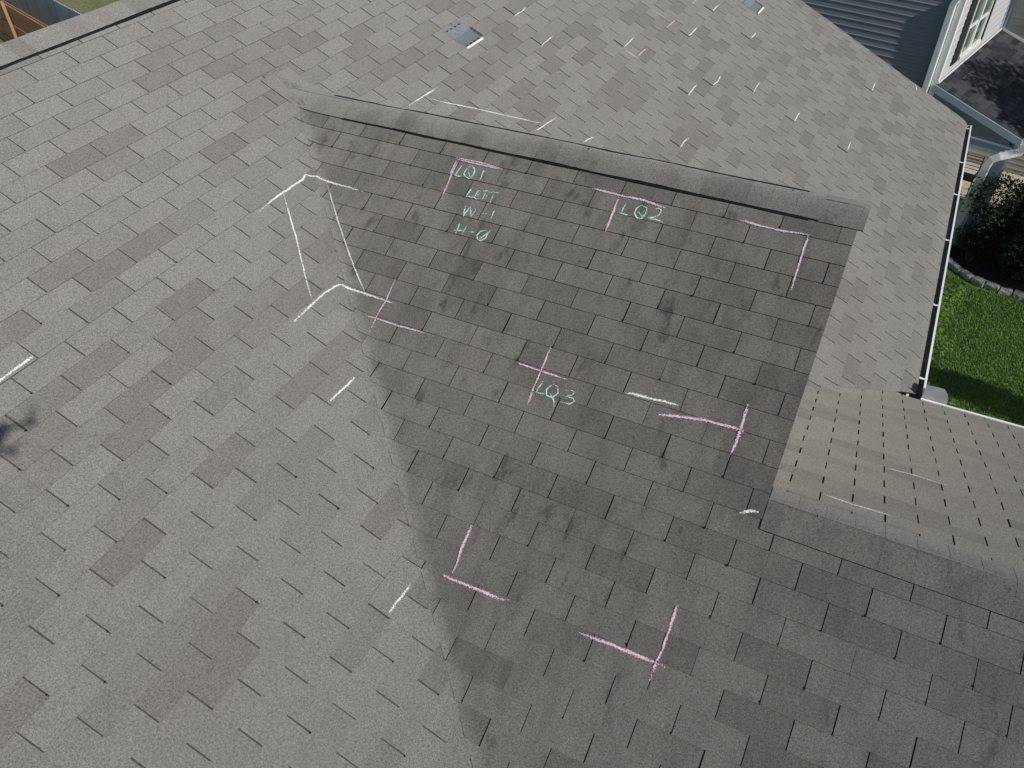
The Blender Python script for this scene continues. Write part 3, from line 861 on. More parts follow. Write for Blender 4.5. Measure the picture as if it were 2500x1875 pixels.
def chalk(sl, name, col, width, label, lines):
    rng = random.Random(repr(lines[0][0]))
    V = []; F = []; ED = []
    for ln in lines:
        # resample, with a slightly unsteady hand
        pts = []
        for (x0, y0), (x1, y1) in zip(ln, ln[1:]):
            d = math.hypot(x1 - x0, (y1 - y0) * 1.1)
            m = max(1, int(d / 0.022))
            for i in range(m):
                pts.append((x0 + (x1 - x0) * i / m, y0 + (y1 - y0) * i / m))
        pts.append(ln[-1])
        ps = []
        for i, (x, y) in enumerate(pts):
            z, n = chalk_z(sl, x, y)
            ps.append((Vector((x, y, z)) + n * chalk_h(sl, x, y), n))
        base = len(V)
        m = len(ps)
        for i, (p, n) in enumerate(ps):
            a = ps[max(i - 1, 0)][0]; b = ps[min(i + 1, m - 1)][0]
            s = (b - a).cross(n)
            s = s.normalized() if s.length > 1e-7 else Vector((1, 0, 0))
            w = width * (0.72 + 0.55 * (0.5 + 0.5 * noise.noise(p * 9.0)))
            end = min(1.0, min(i, m - 1 - i) / max(1.0, m * 0.18))
            p = p + s * 0.003 * noise.noise(p * 14.0)
            for k in (-1.0, -0.5, 0.0, 0.5, 1.0):
                V.append(p + s * k * w * 0.56); ED.append(min(1.0, abs(k) ** 1.5 + (1 - end) * 0.45))
        for i in range(m - 1):
            for k in range(4):
                q = base + i * 5 + k
                F.append((q, q + 1, q + 6, q + 5))
    me = bpy.data.meshes.new(name)
    me.from_pydata([tuple(v) for v in V], [], F)
    me.materials.append(CHALK_MAT[col])
    at = me.attributes.new('edge', 'FLOAT', 'POINT')
    at.data.foreach_set('value', np.array(ED, dtype=np.float32))
    o = bpy.data.objects.new(name, me)
    COL.objects.link(o)
    p = SLOPE[sl]
    o.parent = p
    o.matrix_parent_inverse = parent_world(p).inverted()
    return lab(o, label)

for sl, nm, col, w, lbl, lines in CHALK:
    chalk(sl, nm, col, w, lbl, lines)

# ------------------------------------------------------------------ ground
g = MB()
g.poly([(-400, -400, ZG), (400, -400, ZG), (400, 400, ZG), (-400, 400, ZG)])
kind(g.build('ground', M_LAWN), 'structure')
g = MB()
g.poly([(-120, -80, ZG + 0.004), (-10, -80, ZG + 0.004), (-10, 120, ZG + 0.004), (-120, 120, ZG + 0.004)])
kind(g.build('back_yard', M_DRY), 'structure')

# ------------------------------------------------------------------ neighbouring house (turned 13.8 degrees)
TH = math.radians(13.8)
NX = Vector((math.cos(TH), -math.sin(TH), 0)); NY = Vector((math.sin(TH), math.cos(TH), 0)); NZ = Vector((0, 0, 1))
NO = Vector((5.610, 18.135, 0))
def nb(s, t, z):
    return NO + NX * s + NY * t + NZ * z
ZTOP = -2.05
neigh = thing('neighbor_house', 'two storey house with pale lap siding and a dark porch roof, behind the far gutter', 'house', nb(-3, 3, ZG))
SC = -1.45                                     # corner of the two walls
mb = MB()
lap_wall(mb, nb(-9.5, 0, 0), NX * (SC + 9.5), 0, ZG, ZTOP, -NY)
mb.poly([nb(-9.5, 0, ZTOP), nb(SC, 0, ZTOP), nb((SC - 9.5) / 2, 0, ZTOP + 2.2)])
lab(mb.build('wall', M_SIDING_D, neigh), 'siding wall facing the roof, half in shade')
mb = MB()
lap_wall(mb, nb(SC, 0, 0), NY * 4.56, 0, ZG, ZTOP, NX)
lab(mb.build('wall', M_SIDING, neigh), 'bright sunlit siding wall with the window')
mb = MB()
lap_wall(mb, nb(SC, 4.56, 0), NX * 7.5, 0, ZG, ZTOP, -NY)
lab(mb.build('wall', M_SIDING_T, neigh), 'set back siding wall beyond the porch roof')
mb = MB()
lap_wall(mb, nb(SC + 7.5, 4.56, 0), NY * 5, 0, ZG, ZTOP, NX)
mb.poly([nb(-9.5, 0, ZG), nb(-9.5, 0, ZTOP), nb(-9.5, 9.56, ZTOP), nb(-9.5, 9.56, ZG)])
mb.poly([nb(-9.5, 9.56, ZG), nb(-9.5, 9.56, ZTOP), nb(SC + 7.5, 9.56, ZTOP), nb(SC + 7.5, 9.56, ZG)])
mb.build('wall', M_SIDING, neigh)
mb = MB()
m0 = (SC - 9.5) / 2
for s, dz in ((-9.8, -0.15), (SC + 0.35, -0.15)):
    mb.poly([nb(s, 0.004, ZTOP + dz), nb(m0, 0.004, ZTOP + 2.25), nb(m0, 9.8, ZTOP + 2.25), nb(s, 9.8, ZTOP + dz)], tone=0.4)
mb.poly([nb(SC, 4.2, ZTOP - 0.1), nb(SC + 7.8, 4.2, ZTOP - 0.1), nb(SC + 7.8, 7.0, ZTOP + 1.3), nb(SC, 7.0, ZTOP + 1.3)], tone=0.4)
mb.build('roof', M_DARKROOF, neigh)
mb = MB()
mb.box(nb(SC - 0.10, -0.024, ZG), NX * 0.124, NY * 0.022, NZ * (ZTOP - ZG))
mb.box(nb(SC + 0.002, -0.002, -4.26), NX * 0.022, NY * 0.10, NZ * (ZTOP + 4.26))
mb.build('corner_trim', M_WHITE, neigh)
mb = MB()
mb.box(nb(SC + 0.002, 4.42, -4.2), NX * 0.022, NY * 0.115, NZ * (ZTOP + 4.2))
mb.box(nb(SC, 4.535, -4.3), NX * 0.10, NY * 0.022, NZ * (ZTOP + 4.3))
mb.build('corner_trim', M_TRIM, neigh)
# downspout beside the corner, with the elbow at its top
mb = MB()
def bent_pipe(mb, path, w, d):
    rows = []
    for i, p in enumerate(path):
        t = (path[min(i + 1, len(path) - 1)] - path[max(i - 1, 0)]).normalized()
        s = t.cross(NY).normalized(); u = s.cross(t)
        rows.append([p + s * (a * w / 2) + u * (b * d / 2) for a, b in ((-1, -.8), (-.8, -1), (.8, -1), (1, -.8), (1, .8), (.8, 1), (-.8, 1), (-1, .8))])
    for r0, r1 in zip(rows, rows[1:]):
        for k in range(8):
            mb.poly([r0[k], r0[(k + 1) % 8], r1[(k + 1) % 8], r1[k]])
    mb.poly(rows[0][::-1]); mb.poly(rows[-1])
def flat_pipe(mb, path, w, d, wd, dd):
    rows = []
    for p in path:
        rows.append([p + wd * (a * w / 2) + dd * (b * d / 2) for a, b in ((-1, -.8), (-.8, -1), (.8, -1), (1, -.8), (1, .8), (.8, 1), (-.8, 1), (-1, .8))])
    for r0, r1 in zip(rows, rows[1:]):
        for k in range(8):
            mb.poly([r0[k], r0[(k + 1) % 8], r1[(k + 1) % 8], r1[k]])
    mb.poly(rows[0][::-1]); mb.poly(rows[-1])
flat_pipe(mb, [nb(-1.63, -0.062, ZG + 0.2), nb(-1.63, -0.062, -2.66), nb(-1.60, -0.065, -2.55), nb(-1.50, -0.07, -2.45), nb(-1.36, -0.07, -2.36), nb(-1.2, -0.07, -2.25)], 0.13, 0.085, NX, NY)
mb.build('downspout', M_WHITE, neigh)
# window
wy0, wy1, wz0, wz1 = 1.01, 2.45, -4.0, -2.25
mb = MB()
F = lambda o, a, b: mb.box(nb(SC + o[0], o[1], o[2]), NX * a[0], NY * a[1], NZ * a[2])
fr = 0.055
def fbar(y0, y1, z0, z1, x0=0.004, dx=0.045):
    mb.box(nb(SC + x0, y0, z0), NX * dx, NY * (y1 - y0), NZ * (z1 - z0))
fbar(wy0, wy1, wz0 - 0.03, wz0 + fr, 0.004, 0.07)
fbar(wy0, wy1, wz1 - fr, wz1)
fbar(wy0, wy0 + fr, wz0 + fr, wz1 - fr)
fbar(wy1 - fr, wy1, wz0 + fr, wz1 - fr)
ym = (wy0 + wy1) / 2
fbar(ym - 0.045, ym + 0.045, wz0 + fr, wz1 - fr)
win = mb.build('window', M_WHITE, neigh)
zm_ = -3.36
for a, b in ((wy0 + fr, ym - 0.045), (ym + 0.045, wy1 - fr)):
    mb = MB(); fbar(a, b, zm_ - 0.022, zm_ + 0.022, 0.006, 0.036)
    fbar(a, a + 0.022, wz0 + fr, zm_ - 0.022, 0.006, 0.022); fbar(b - 0.022, b, wz0 + fr, zm_ - 0.022, 0.006, 0.022)
    mb.build('sash', M_WHITE, win)
    mb = MB()
    mb.poly([nb(SC + 0.012, a, wz0 + fr), nb(SC + 0.012, b, wz0 + fr), nb(SC + 0.012, b, wz1 - fr), nb(SC + 0.012, a, wz1 - fr)])
    mb.build('pane', M_GLASS, win)
for a, b in ((0.60, 0.99), (2.47, 2.76)):
    mb = MB()
    fbar(a, a + 0.04, -4.05, -2.2, 0.011, 0.022); fbar(b - 0.04, b, -4.05, -2.2, 0.011, 0.022)
    fbar(a + 0.04, b - 0.04, -4.05, -3.99, 0.011, 0.022); fbar(a + 0.04, b - 0.04, -3.2, -3.13, 0.011, 0.022)
    z = -3.985
    while z < -2.25:
        if not -3.24 < z < -3.12:
            p = [nb(SC + 0.012, a + 0.04, z + 0.035), nb(SC + 0.012, b - 0.04, z + 0.035), nb(SC + 0.030, b - 0.04, z), nb(SC + 0.030, a + 0.04, z)]
            mb.poly(p); mb.poly([p[3], p[2], nb(SC + 0.008, b - 0.04, z), nb(SC + 0.008, a + 0.04, z)])
        z += 0.04
    mb.build('shutter', M_SHUTTER, neigh)

# porch roof: shingled lean-to falling away from the bright wall
PS0, PZ0, PSL, PS1 = SC + 0.004, -4.255, 0.335, 0.58
pz = lambda s: PZ0 - PSL * (s - PS0)
pn = (NX * PSL + NZ).normalized()
mb = MB(); rng = random.Random(3)
L0 = math.hypot(1, PSL)
rows_n = int((PS1 - PS0) * L0 / EX) + 1
for r in range(rows_n):
    sa, sb = PS0 + r * EX / L0, min(PS0 + (r + 1) * EX / L0, PS1)
    mb.poly([nb(sa, -0.06, pz(sa)), nb(sb, -0.06, pz(sb)), nb(sb, 4.55, pz(sb)), nb(sa, 4.55, pz(sa))], 1, tone=0.5)
    t = -0.06 - (0.5 * T if r % 2 else 0)
    while t < 4.55:
        a, b = max(t + 0.003, -0.06), min(t + T - 0.003, 4.545)
        if b - a > 0.02:
            q = [nb(sa, a, pz(sa)) + pn * 0.003, nb(sb, a, pz(sb)) + pn * 0.007, nb(sb, b, pz(sb)) + pn * 0.007, nb(sa, b, pz(sa)) + pn * 0.003]
            mb.poly(q, 0, tone=rng.choice([0.05, 0.2, 0.4, 0.7, 1.0]))
            mb.poly([q[1], nb(sb, a, pz(sb)), nb(sb, b, pz(sb)), q[2]], 1, tone=0.5)
        t += T
porch_roof = mb.build('porch_roof', [M_DARKROOF, M_UNDER_N], neigh)
mb = MB()
mb.box(nb(PS0 - 0.02, -0.085, pz(PS0 - 0.02) - 0.165), NX * (PS1 - PS0 + 0.02) + NZ * (pz(PS1) - pz(PS0 - 0.02)), NY * 0.024, NZ * 0.158)
mb.build('rake_board', M_TRIM, neigh)
mb = MB()
mb.box(nb(PS0 + 0.03, 0.0, PZ0 + 0.006), NX * 0.012, NY * 4.5, NZ * 0.045)
mb.box(nb(PS0 + 0.05, 4.528, pz(PS0 + 0.05) + 0.01), NX * (PS1 - PS0 - 0.05) + NZ * (pz(PS1) - pz(PS0 + 0.05)), NY * 0.012, NZ * 0.06)
mb.build('roof_flashing', M_WHITE, porch_roof)
mb = MB()
ZBM = -5.16
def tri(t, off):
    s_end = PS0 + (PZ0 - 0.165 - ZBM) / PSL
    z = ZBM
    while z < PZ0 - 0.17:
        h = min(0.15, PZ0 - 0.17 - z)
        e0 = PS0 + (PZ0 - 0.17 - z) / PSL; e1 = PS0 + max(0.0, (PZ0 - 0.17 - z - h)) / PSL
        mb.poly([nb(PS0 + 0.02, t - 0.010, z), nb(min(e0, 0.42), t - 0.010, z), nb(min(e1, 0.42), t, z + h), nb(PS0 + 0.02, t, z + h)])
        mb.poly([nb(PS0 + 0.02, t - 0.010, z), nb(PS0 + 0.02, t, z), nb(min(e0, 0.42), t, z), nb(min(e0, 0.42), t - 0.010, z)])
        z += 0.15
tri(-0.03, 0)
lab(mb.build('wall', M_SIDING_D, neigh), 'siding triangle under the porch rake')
mb = MB()
mb.box(nb(PS0, -0.05, -5.36), NX * 1.86, NY * 0.20, NZ * 0.20)
mb.box(nb(PS0, -0.07, -5.185), NX * 1.90, NY * 0.03, NZ * 0.035)
mb.box(nb(0.25, 0.15, -5.30), NX * 0.20, NY * 4.35, NZ * 0.20)
mb.build('porch_beam', M_TRIM, neigh)
mb = MB()
mb.box(nb(0.16, -0.02, ZG + 0.02), NX * 0.27, NY * 0.27, NZ * (-5.36 - ZG - 0.02))
mb.box(nb(0.12, -0.06, ZG + 0.02), NX * 0.35, NY * 0.35, NZ * 0.18)
mb.build('porch_post', M_TRIM, neigh, bevel=0.008)
mb = MB()
P = [nb(PS1 - 0.005, -0.06, pz(PS1) - 0.02), nb(PS1 - 0.005, 4.5, pz(PS1) - 0.02)]
mb.sweep(P, [(0, 0), (0, -0.115), (0.075, -0.118), (0.098, -0.075), (0.128, -0.04), (0.13, 0.0), (0.11, 0.004)], [(NX, NZ)] * 2)
mb.poly([P[0] + NX * a + NZ * b for a, b in ((0, 0), (0, -0.115), (0.075, -0.118), (0.098, -0.075), (0.128, -0.04), (0.13, 0.0))])
mb.build('gutter', M_WHITE, neigh)
mb = MB()
gx = PS1 + 0.055
z0 = pz(PS1) - 0.11
path = [nb(gx, -0.02, z0), nb(gx, -0.03, z0 - 0.10), nb(gx - 0.03, -0.05, z0 - 0.17)]
for k in range(1, 8):
    a = k / 8.0
    path.append(nb(gx - 0.03 - 0.33 * a, -0.05 - 0.12 * a, z0 - 0.17 - 0.16 * a + (0.006 if k % 2 else 0)))
path += [nb(0.185, -0.17, z0 - 0.40), nb(0.150, -0.17, z0 - 0.50), nb(0.135, -0.17, z0 - 0.62), nb(0.115, -0.17, -6.0), nb(0.03, -0.17, -7.45)]
bent_pipe(mb, path, 0.17, 0.12)
ds = mb.build('downspout', M_WHITE, neigh)
mb = MB()
flat_pipe(mb, [nb(0.03, -0.165, -7.44), nb(-0.03, -0.22, -7.58), nb(-0.09, -0.36, -7.64)], 0.17, 0.11, NX, NY)
mb.build('drain_elbow', M_SHUTTER, ds)

# ------------------------------------------------------------------ porch floor, bed, edging
mb = MB()
mb.box(nb(SC + 0.03, -0.10, ZG - 0.1), NX * 1.95, NY * 4.62, NZ * 0.135)
kind(mb.build('patio', M_CONCRETE), 'structure')
bed = [(4.3, 18.6), (4.3, 17.35), (5.0, 17.45), (5.50, 17.36), (5.68, 17.12), (5.95, 16.86), (6.19, 16.64), (6.43, 16.52), (6.68, 16.44), (6.95, 16.42), (7.25, 16.36), (7.9, 16.4), (8.8, 16.7), (9.3, 17.4), (9.2, 18.2)]
mb = MB()
mb.poly([(x, y, ZG + 0.012) for x, y in bed][::-1])
kind(mb.build('flower_bed', M_MULCH), 'structure')

def rock(w, d, h, seed, mat=M_STONE):
    bm = bmesh.new()
    bmesh.ops.create_cube(bm, size=1.0)
    bmesh.ops.subdivide_edges(bm, edges=bm.edges, cuts=3, use_grid_fill=True)
    for v in bm.verts:
        c = v.co.copy()
        r = max(abs(c.x), abs(c.y), abs(c.z)) or 1
        ball = c.normalized() * 0.62
        c = c.lerp(ball, 0.16)
        c += Vector((noise.noise(c * 3 + Vector((seed, 0, 0))), noise.noise(c * 3 + Vector((0, seed, 5))), noise.noise(c * 3 + Vector((2, 0, seed))))) * 0.07
        if c.z > 0.3:
            c.x *= 0.92; c.y *= 0.86
        v.co = Vector((c.x * w, c.y * d, (c.z + 0.5) * h))
    me = bpy.data.meshes.new('edging_stone')
    bm.to_mesh(me); bm.free()
    me.materials.append(mat)
    me.polygons.foreach_set('use_smooth', [False] * len(me.polygons))
    return me
edge_line = [(5.10, 17.40), (5.52, 17.33), (5.70, 17.08), (5.95, 16.83), (6.19, 16.60), (6.45, 16.48), (6.72, 16.41), (7.0, 16.38), (7.3, 16.33), (7.6, 16.35)]
lbls = ['grey edging stone nearest the downspout foot, in shade', 'grey edging stone at the bend of the bed border behind the gutter', 'weathered edging stone just right of the gutter lip',
        'narrow grey edging stone between the gutter and the flat pale stone', 'flat pale edging stone, the brightest of the bed border', 'pale edging stone right after the brightest one',
        'edging stone with a broken corner towards the lawn', 'long pale edging stone near the right picture edge', 'rounded edging stone at the right end of the border']
i = 0
for (x0, y0), (x1, y1) in zip(edge_line, edge_line[1:]):
    ln = math.hypot(x1 - x0, y1 - y0)
    me = rock(ln * random.uniform(0.90, 0.99), random.uniform(0.14, 0.19), random.uniform(0.11, 0.17), i * 3.7)
    o = bpy.data.objects.new('edging_stone', me)
    COL.objects.link(o)
    o.location = ((x0 + x1) / 2, (y0 + y1) / 2, ZG)
    o.rotation_euler = (0, 0, math.atan2(y1 - y0, x1 - x0) + random.uniform(-.10, .10))
    tag(o, lbls[i], 'edging stone', 'edging stones round the flower bed')
    i += 1

# black tubular frame on the porch floor
fr_ = thing('metal_chair', 'thin black metal chair frame on the shaded porch floor behind the gutter', 'chair', nb(-0.62, 2.6, ZG + 0.035))
def chair_pt(a, b, z): return nb(-0.62 + a, 2.6 + b, ZG + 0.035 + z)
for sx in (-0.22, 0.22):
    mb = MB()
    mb.tube([chair_pt(sx, -0.22, 0), chair_pt(sx, -0.20, 0.62), chair_pt(sx, 0.22, 0.64), chair_pt(sx, 0.26, 0)], 0.014, 8)
    mb.build('leg', M_BLACK, fr_)
mb = MB(); mb.box(chair_pt(-0.21, -0.20, 0.42), NX * 0.42, NY * 0.42, NZ * 0.03); mb.build('seat', M_BLACK, fr_)
mb = MB()
for sx in (-0.2, 0.2):
    mb.tube([chair_pt(sx, 0.22, 0.44), chair_pt(sx, 0.30, 0.92)], 0.014, 8)
for k in range(5):
    mb.tube([chair_pt(-0.2, 0.24 + 0.012 * k, 0.56 + 0.08 * k), chair_pt(0.2, 0.24 + 0.012 * k, 0.56 + 0.08 * k)], 0.009, 6)
mb.build('backrest', M_BLACK, fr_)

# ------------------------------------------------------------------ plants
def leaves(name, mat, parent, n, place, size, seed, droop_=0.3, aspect=0.45):
    rs = np.random.RandomState(seed)
    mb = MB()
    for i in range(n):
        c, outw, tone = place(rs)
        d = Vector(rs.normal(size=3)) * 0.75 + Vector(outw)
        d.z -= droop_
        d = d.normalized() if d.length > 1e-4 else Vector((0, 0, 1))
        s = d.cross(Vector(rs.normal(size=3)))
        if s.length < 1e-3:
            continue
        s.normalize()
        l = size * rs.uniform(0.6, 1.3)
        w = l * aspect
        c = Vector(c)
        up = s.cross(d) * (l * 0.12)
        mb.poly([c, c + d * l * 0.5 + s * w * 0.5 + up, c + d * l, c + d * l * 0.5 - s * w * 0.5 + up], tone=tone)
    return mb.build(name, mat, parent)

def blob_place(centres):
    w = np.array([c[3] ** 2 for c in centres]); w = w / w.sum()
    def f(rs):
        k = rs.choice(len(centres), p=w)
        x, y, z, r = centres[k]
        d = rs.normal(size=3); d /= np.linalg.norm(d)
        rr = r * rs.uniform(0.55, 1.0) ** 0.6 * (1 + 0.18 * rs.normal())
        return (x + d[0] * rr, y + d[1] * rr, z + d[2] * rr * 0.9), d, float(np.clip(0.35 + 0.3 * d[2] + 0.25 * rs.normal(), 0, 1))
    return f

M_LEAF = leaf_mat('leaf_dark', (0.008, 0.017, 0.006), (0.028, 0.054, 0.013))
M_LEAF_R = leaf_mat('leaf_plum', (0.030, 0.012, 0.014), (0.085, 0.055, 0.048))
M_LEAF_L = leaf_mat('leaf_bright', (0.075, 0.150, 0.020), (0.165, 0.250, 0.040))
M_LEAF_T = leaf_mat('leaf_tree', (0.030, 0.055, 0.012), (0.070, 0.110, 0.022))
M_BARK = simple('bark', (0.09, 0.07, 0.05), 0.95, 0.35, 14.0, bumps=0.6)

def shrub(label, x, y, h, r, mat, n, seed, size=0.075):
    rs = np.random.RandomState(seed)
    sh = thing('shrub', label, 'shrub', (x, y, ZG))
    mb = MB(); cs = []
    for k in range(7):
        a = rs.uniform(0, 6.28); q = rs.uniform(0.2, 1.0) * r * 0.7
        tip = Vector((x + math.cos(a) * q, y + math.sin(a) * q, ZG + h * rs.uniform(0.55, 0.95)))
        mid = Vector((x, y, ZG)).lerp(tip, 0.5) + Vector((rs.normal() * .05, rs.normal() * .05, 0.05))
        mb.tube([Vector((x + math.cos(a) * .04, y + math.sin(a) * .04, ZG)), mid, tip], [0.020, 0.013, 0.005], 6)
        cs.append((tip.x, tip.y, tip.z - 0.06, r * rs.uniform(0.35, 0.55)))
        cs.append((mid.x, mid.y, mid.z + 0.1, r * rs.uniform(0.35, 0.5)))
    mb.build('stem', M_BARK, sh)
    leaves('foliage', mat, sh, n, blob_place(cs), size, seed)
    return sh
shrub('dark green leafy shrub in front of the porch post, the tallest in the bed', 6.75, 17.55, 1.75, 1.0, M_LEAF, 9500, 11, 0.085)
shrub('dark green shrub at the right picture edge, beside the tallest shrub', 7.85, 17.75, 1.7, 1.0, M_LEAF, 8000, 12, 0.085)
shrub('plum leaved shrub in the shaded bed above the edging stones', 7.25, 17.0, 0.95, 0.5, M_LEAF_R, 1800, 13, 0.06)
shrub('dark green shrub between the tallest shrub and the plum leaved one', 7.0, 17.1, 1.1, 0.75, M_LEAF, 5000, 15, 0.07)
shrub('low dark shrub in the bed behind the gutter lip', 6.05, 17.45, 0.8, 0.5, M_LEAF, 2600, 14, 0.065)

def weed(label, x, y, h, seed):
    rs = np.random.RandomState(seed)
    w = thing('weed', label, 'plant', (x, y, ZG), 'weeds along the house wall')
    st = MB(); lf = MB()
    for k in range(5):
        a = rs.uniform(0, 6.28); q = rs.uniform(0.05, 0.22)
        b = Vector((x, y, ZG))
        tip = b + Vector((math.cos(a) * q * 1.4, math.sin(a) * q * 1.4, h * rs.uniform(.7, 1.1)))
        st.tube([b, b.lerp(tip, .5), tip], [.006, .005, .003], 5)
        m = 16
        for i in range(m):
            f = 0.2 + 0.8 * i / m
            c = b.lerp(tip, f)
            an = i * 2.4 + k
            l = 0.17 * (1.15 - 0.5 * f) * rs.uniform(.8, 1.2)
            d = Vector((math.cos(an), math.sin(an), 0.35)).normalized()
            s = d.cross(Vector((0, 0, 1))).normalized()
            m1 = c + d * l * .55; e = c + d * l + Vector((0, 0, -l * .35))
            ww = l * .13
            lf.poly([c, m1 + s * ww, e, m1 - s * ww], tone=float(np.clip(f + rs.normal() * .15, 0, 1)))
    st.build('stem', M_LEAF_L, w); lf.build('foliage', M_LEAF_L, w)
weed('tall bright green weed with narrow leaves beside the gutter, middle of the clump', 5.62, 14.15, 1.0, 21)
weed('bright green weed at the top of the clump beside the gutter', 5.66, 14.75, 0.85, 22)
weed('green weed at the foot of the clump, half in the lawn shadow', 5.72, 13.5, 0.6, 23)
weed('small pale weed standing alone farther up along the gutter', 5.72, 15.55, 0.45, 24)

# lawn blades in the part of the garden the roof leaves open
M_BLADE = leaf_mat('grass_blade', (0.060, 0.135, 0.020), (0.145, 0.255, 0.042), 2.2)
rs = np.random.RandomState(5)
mb = MB()
n = 0
while n < 75000:
    x, y = rs.uniform(5.0, 8.6), rs.uniform(11.2, 16.9)
    lim = 17.3 if x < 5.55 else (16.62 if x < 6.2 else 16.34)
    if y > lim or (x > 5.5 and y > 16.36 + max(0, 6.2 - x) * 1.05):
        continue
    k = 0.45 + 0.35 * noise.noise(Vector((x * 1.1, y * 1.1, 0))) + 0.40 * noise.noise(Vector((x * 5, y * 4, 3))) + 0.40 * noise.noise(Vector((x * 13, y * 11, 7)))
    h = 0.022 + 0.03 * rs.rand() + 0.02 * max(0, k - .5)
    a = rs.uniform(0, 6.28); le = rs.uniform(0.01, 0.055)
    c, s = math.cos(a), math.sin(a)
    w = 0.006 + 0.005 * rs.rand()
    mb.poly([(x - s * w, y + c * w, ZG), (x + s * w, y - c * w, ZG), (x + c * le, y + s * le, ZG + h)], tone=float(np.clip(k * 0.75 + 0.22 * rs.normal(), 0, 1)))
    n += 1
kind(mb.build('grass', M_BLADE), 'stuff')

# ------------------------------------------------------------------ back yard fences beyond the main ridge
FD = Vector((0.9490, -0.3165, 0)).normalized()       # along the fences, towards the picture centre
FN = Vector((FD.y, -FD.x, 0))                        # towards the house
fa = math.atan2(FD.y, FD.x)
FP = Vector((-21.67, 16.19, 0))
M_FENCE = wood_mat('cedar_boards', (0.50, 0.22, 0.13), (0.36, 0.19, 0.105), fa)
M_FRAIL = wood_mat('cedar_rail', (0.36, 0.22, 0.12), (0.27, 0.17, 0.09), fa)
M_FGREY = wood_mat('grey_boards', (0.46, 0.52, 0.56), (0.30, 0.34, 0.38), fa)
def fence(name, label, base, h, l0, l1, mboard, mrail, rails, dog, posts=(), side=1):
    f = thing(name, label, 'fence', (base.x, base.y, ZG))
    rng = random.Random(name + label)
    mb = MB(); s = l0
    while s < l1:
        w = 0.14
        hh = h + rng.uniform(-.012, .012)
        o = base + FD * s
        p = [o, o + FD * w, o + FD * w + NZ * (hh - dog), o + FD * (w - dog) + NZ * hh, o + FD * dog + NZ * hh, o + NZ * (hh - dog)]
        p = [Vector((q.x, q.y, ZG + q.z)) for q in p]
        b = [q - FN * 0.018 for q in p]
        mb.poly(p); mb.poly(b[::-1])
        for k in range(6):
            mb.poly([p[k], b[k], b[(k + 1) % 6], p[(k + 1) % 6]])
        s += 0.143
    mb.build('board_panel', mboard, f)
    for z in rails:
        mb = MB()
        mb.box(Vector((base.x, base.y, ZG + z[0])) + FD * l0 + FN * (0.002 if side > 0 else -0.066), FD * (l1 - l0), FN * 0.045, NZ * z[1])
        mb.build('rail', mrail, f)
    for s in posts:
        mb = MB()
        mb.box(Vector((base.x, base.y, ZG)) + FD * s + FN * (0.048 if side > 0 else -0.17), FD * 0.11, FN * 0.10, NZ * (h + 0.02 if side > 0 else h - 0.12))
        mb.build('post', mrail, f)
    return f
fence('wooden_fence', 'brown cedar fence with posts and rails on its near side, beyond the main ridge', FP, 1.80, -9.75, 4.5, M_FENCE, M_FRAIL, ((0.25, 0.10), (0.92, 0.10), (1.53, 0.20)), 0.02, (-8.9, -4.1, 0.7))
fence('wooden_fence', 'weathered grey picket fence just behind the brown cedar fence', FP - FN * 1.25, 1.82, -9.5, 4.5, M_FGREY, M_FGREY, ((0.3, 0.09), (1.5, 0.09)), 0.04, (-9.0, -6.6, -4.2, -1.8, 0.6, 3.0), -1)

# ------------------------------------------------------------------ trees east of the garden: they shade the bed and part of the lawn
def tree(label, x, y, h, crown, n, seed, size, trunk=0.14):
    rs = np.random.RandomState(seed)
    t = thing('garden_tree', label, 'tree', (x, y, ZG))
    mb = MB()
    top = Vector((x, y, ZG + h * 0.62))
    mb.tube([Vector((x, y, ZG)), Vector((x + .05, y, ZG + h * .3)), top], [trunk, trunk * .8, trunk * .5], 10)
    for cx, cy, cz, r in crown:
        p = Vector((cx, cy, cz))
        mb.tube([Vector((x, y, ZG + h * .4)), top.lerp(p, .5), p], [trunk * .4, trunk * .25, trunk * .08], 6)
    mb.build('trunk', M_BARK, t)
    def place(r_):
        w = np.array([c[3] ** 3 for c in crown]); w = w / w.sum()
        k = r_.choice(len(crown), p=w)
        cx, cy, cz, r = crown[k]
        d = r_.normal(size=3); d /= np.linalg.norm(d)
        q = r * r_.uniform(0.1, 1.0) ** 0.45
        return (cx + d[0] * q, cy + d[1] * q, cz + d[2] * q * .85), d, float(np.clip(.5 + .25 * d[2] + .25 * r_.normal(), 0, 1))
    leaves('crown', M_LEAF_T, t, n, place, size, seed)
    return t
tree('leafy garden tree right of the picture, shading the flower bed and the porch', 13.0, 16.3, 8.0,
     [(10.3, 18.0, -0.9, 0.95), (10.9, 18.6, -0.8, 0.8), (10.3, 17.3, -1.7, 0.8), (11.0, 17.7, -1.3, 1.0), (12.4, 16.9, -2.7, 1.1), (11.9, 17.5, -2.4, 0.9), (13.3, 15.9, -3.0, 1.0), (14.2, 15.2, -3.2, 0.9), (11.6, 17.2, -2.0, 1.0), (12.4, 16.7, -1.2, 1.2), (13.2, 16.0, -1.0, 1.2), (13.0, 16.3, -2.3, 1.1), (14.0, 15.4, -1.6, 1.2), (14.9, 14.7, -1.2, 1.3), (15.4, 14.3, -1.9, 1.1), (14.4, 14.9, -2.6, 1.0)], 20000, 31, 0.19)
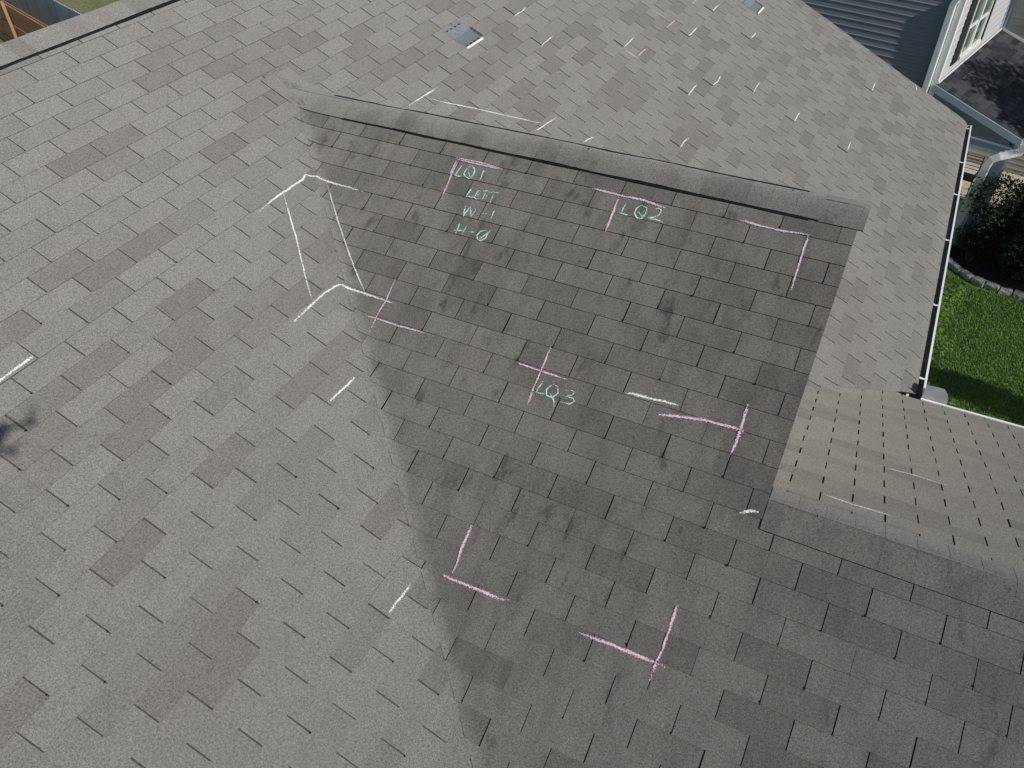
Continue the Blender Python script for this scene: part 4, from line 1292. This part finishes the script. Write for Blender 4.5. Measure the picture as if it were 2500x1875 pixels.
tree('small garden tree right of the picture, shading a strip of lawn', 12.6, 10.5, 5.6,
     [(12.2, 10.45, -3.0, 0.36), (12.8, 10.35, -3.0, 0.40), (13.4, 10.15, -2.9, 0.38), (11.6, 10.65, -3.2, 0.32), (12.6, 10.4, -2.7, 0.3)], 2400, 32, 0.13, 0.07)

# ------------------------------------------------------------------ the drone that took the picture; its shadow lies at the left edge
dc = CAM + SUN * 0.85
drone = thing('drone', 'small dark drone hovering behind the viewpoint, its shadow on the roof', 'drone', dc)
DF = Vector((FWD.x, FWD.y, 0)).normalized(); DR = Vector((DF.y, -DF.x, 0))
mb = MB()
prof = [(-0.10, 0.018, 0.016), (-0.085, 0.036, 0.026), (-0.02, 0.044, 0.032), (0.05, 0.042, 0.030), (0.09, 0.032, 0.022), (0.105, 0.014, 0.012)]
rows = [[dc + DF * a + DR * (w * math.cos(q * math.pi / 6)) + NZ * (hh * math.sin(q * math.pi / 6)) for q in range(12)] for a, w, hh in prof]
for r0, r1 in zip(rows, rows[1:]):
    for k in range(12):
        mb.poly([r0[k], r0[(k + 1) % 12], r1[(k + 1) % 12], r1[k]])
mb.poly(rows[0][::-1]); mb.poly(rows[-1])
mb.build('body', M_SHUTTER, drone, smooth_=True)
for sx in (-1, 1):
    for sy in (-1, 1):
        tip = dc + DR * (0.135 * sx) + DF * (0.105 * sy) + NZ * 0.012
        mb = MB()
        mb.tube([dc + DR * (0.03 * sx) + DF * (0.06 * sy), tip], [0.012, 0.009], 8)
        mb.tube([tip - NZ * 0.022, tip + NZ * 0.02], 0.015, 12)
        arm = mb.build('arm', M_SHUTTER, drone)
        mb = MB()
        an = 0.6 + sx * 0.7 + sy * 0.4
        d = DR * math.cos(an) + DF * math.sin(an); q = DR * -math.sin(an) + DF * math.cos(an)
        z = tip + NZ * 0.024
        mb.poly([z - d * 0.10 - q * 0.005, z - d * 0.03 - q * 0.012, z + d * 0.03 - q * 0.008, z + d * 0.10 - q * 0.004, z + d * 0.10 + q * 0.004, z + d * 0.03 + q * 0.012, z - d * 0.03 + q * 0.008, z - d * 0.10 + q * 0.005])
        mb.build('propeller', M_BLACK, arm)
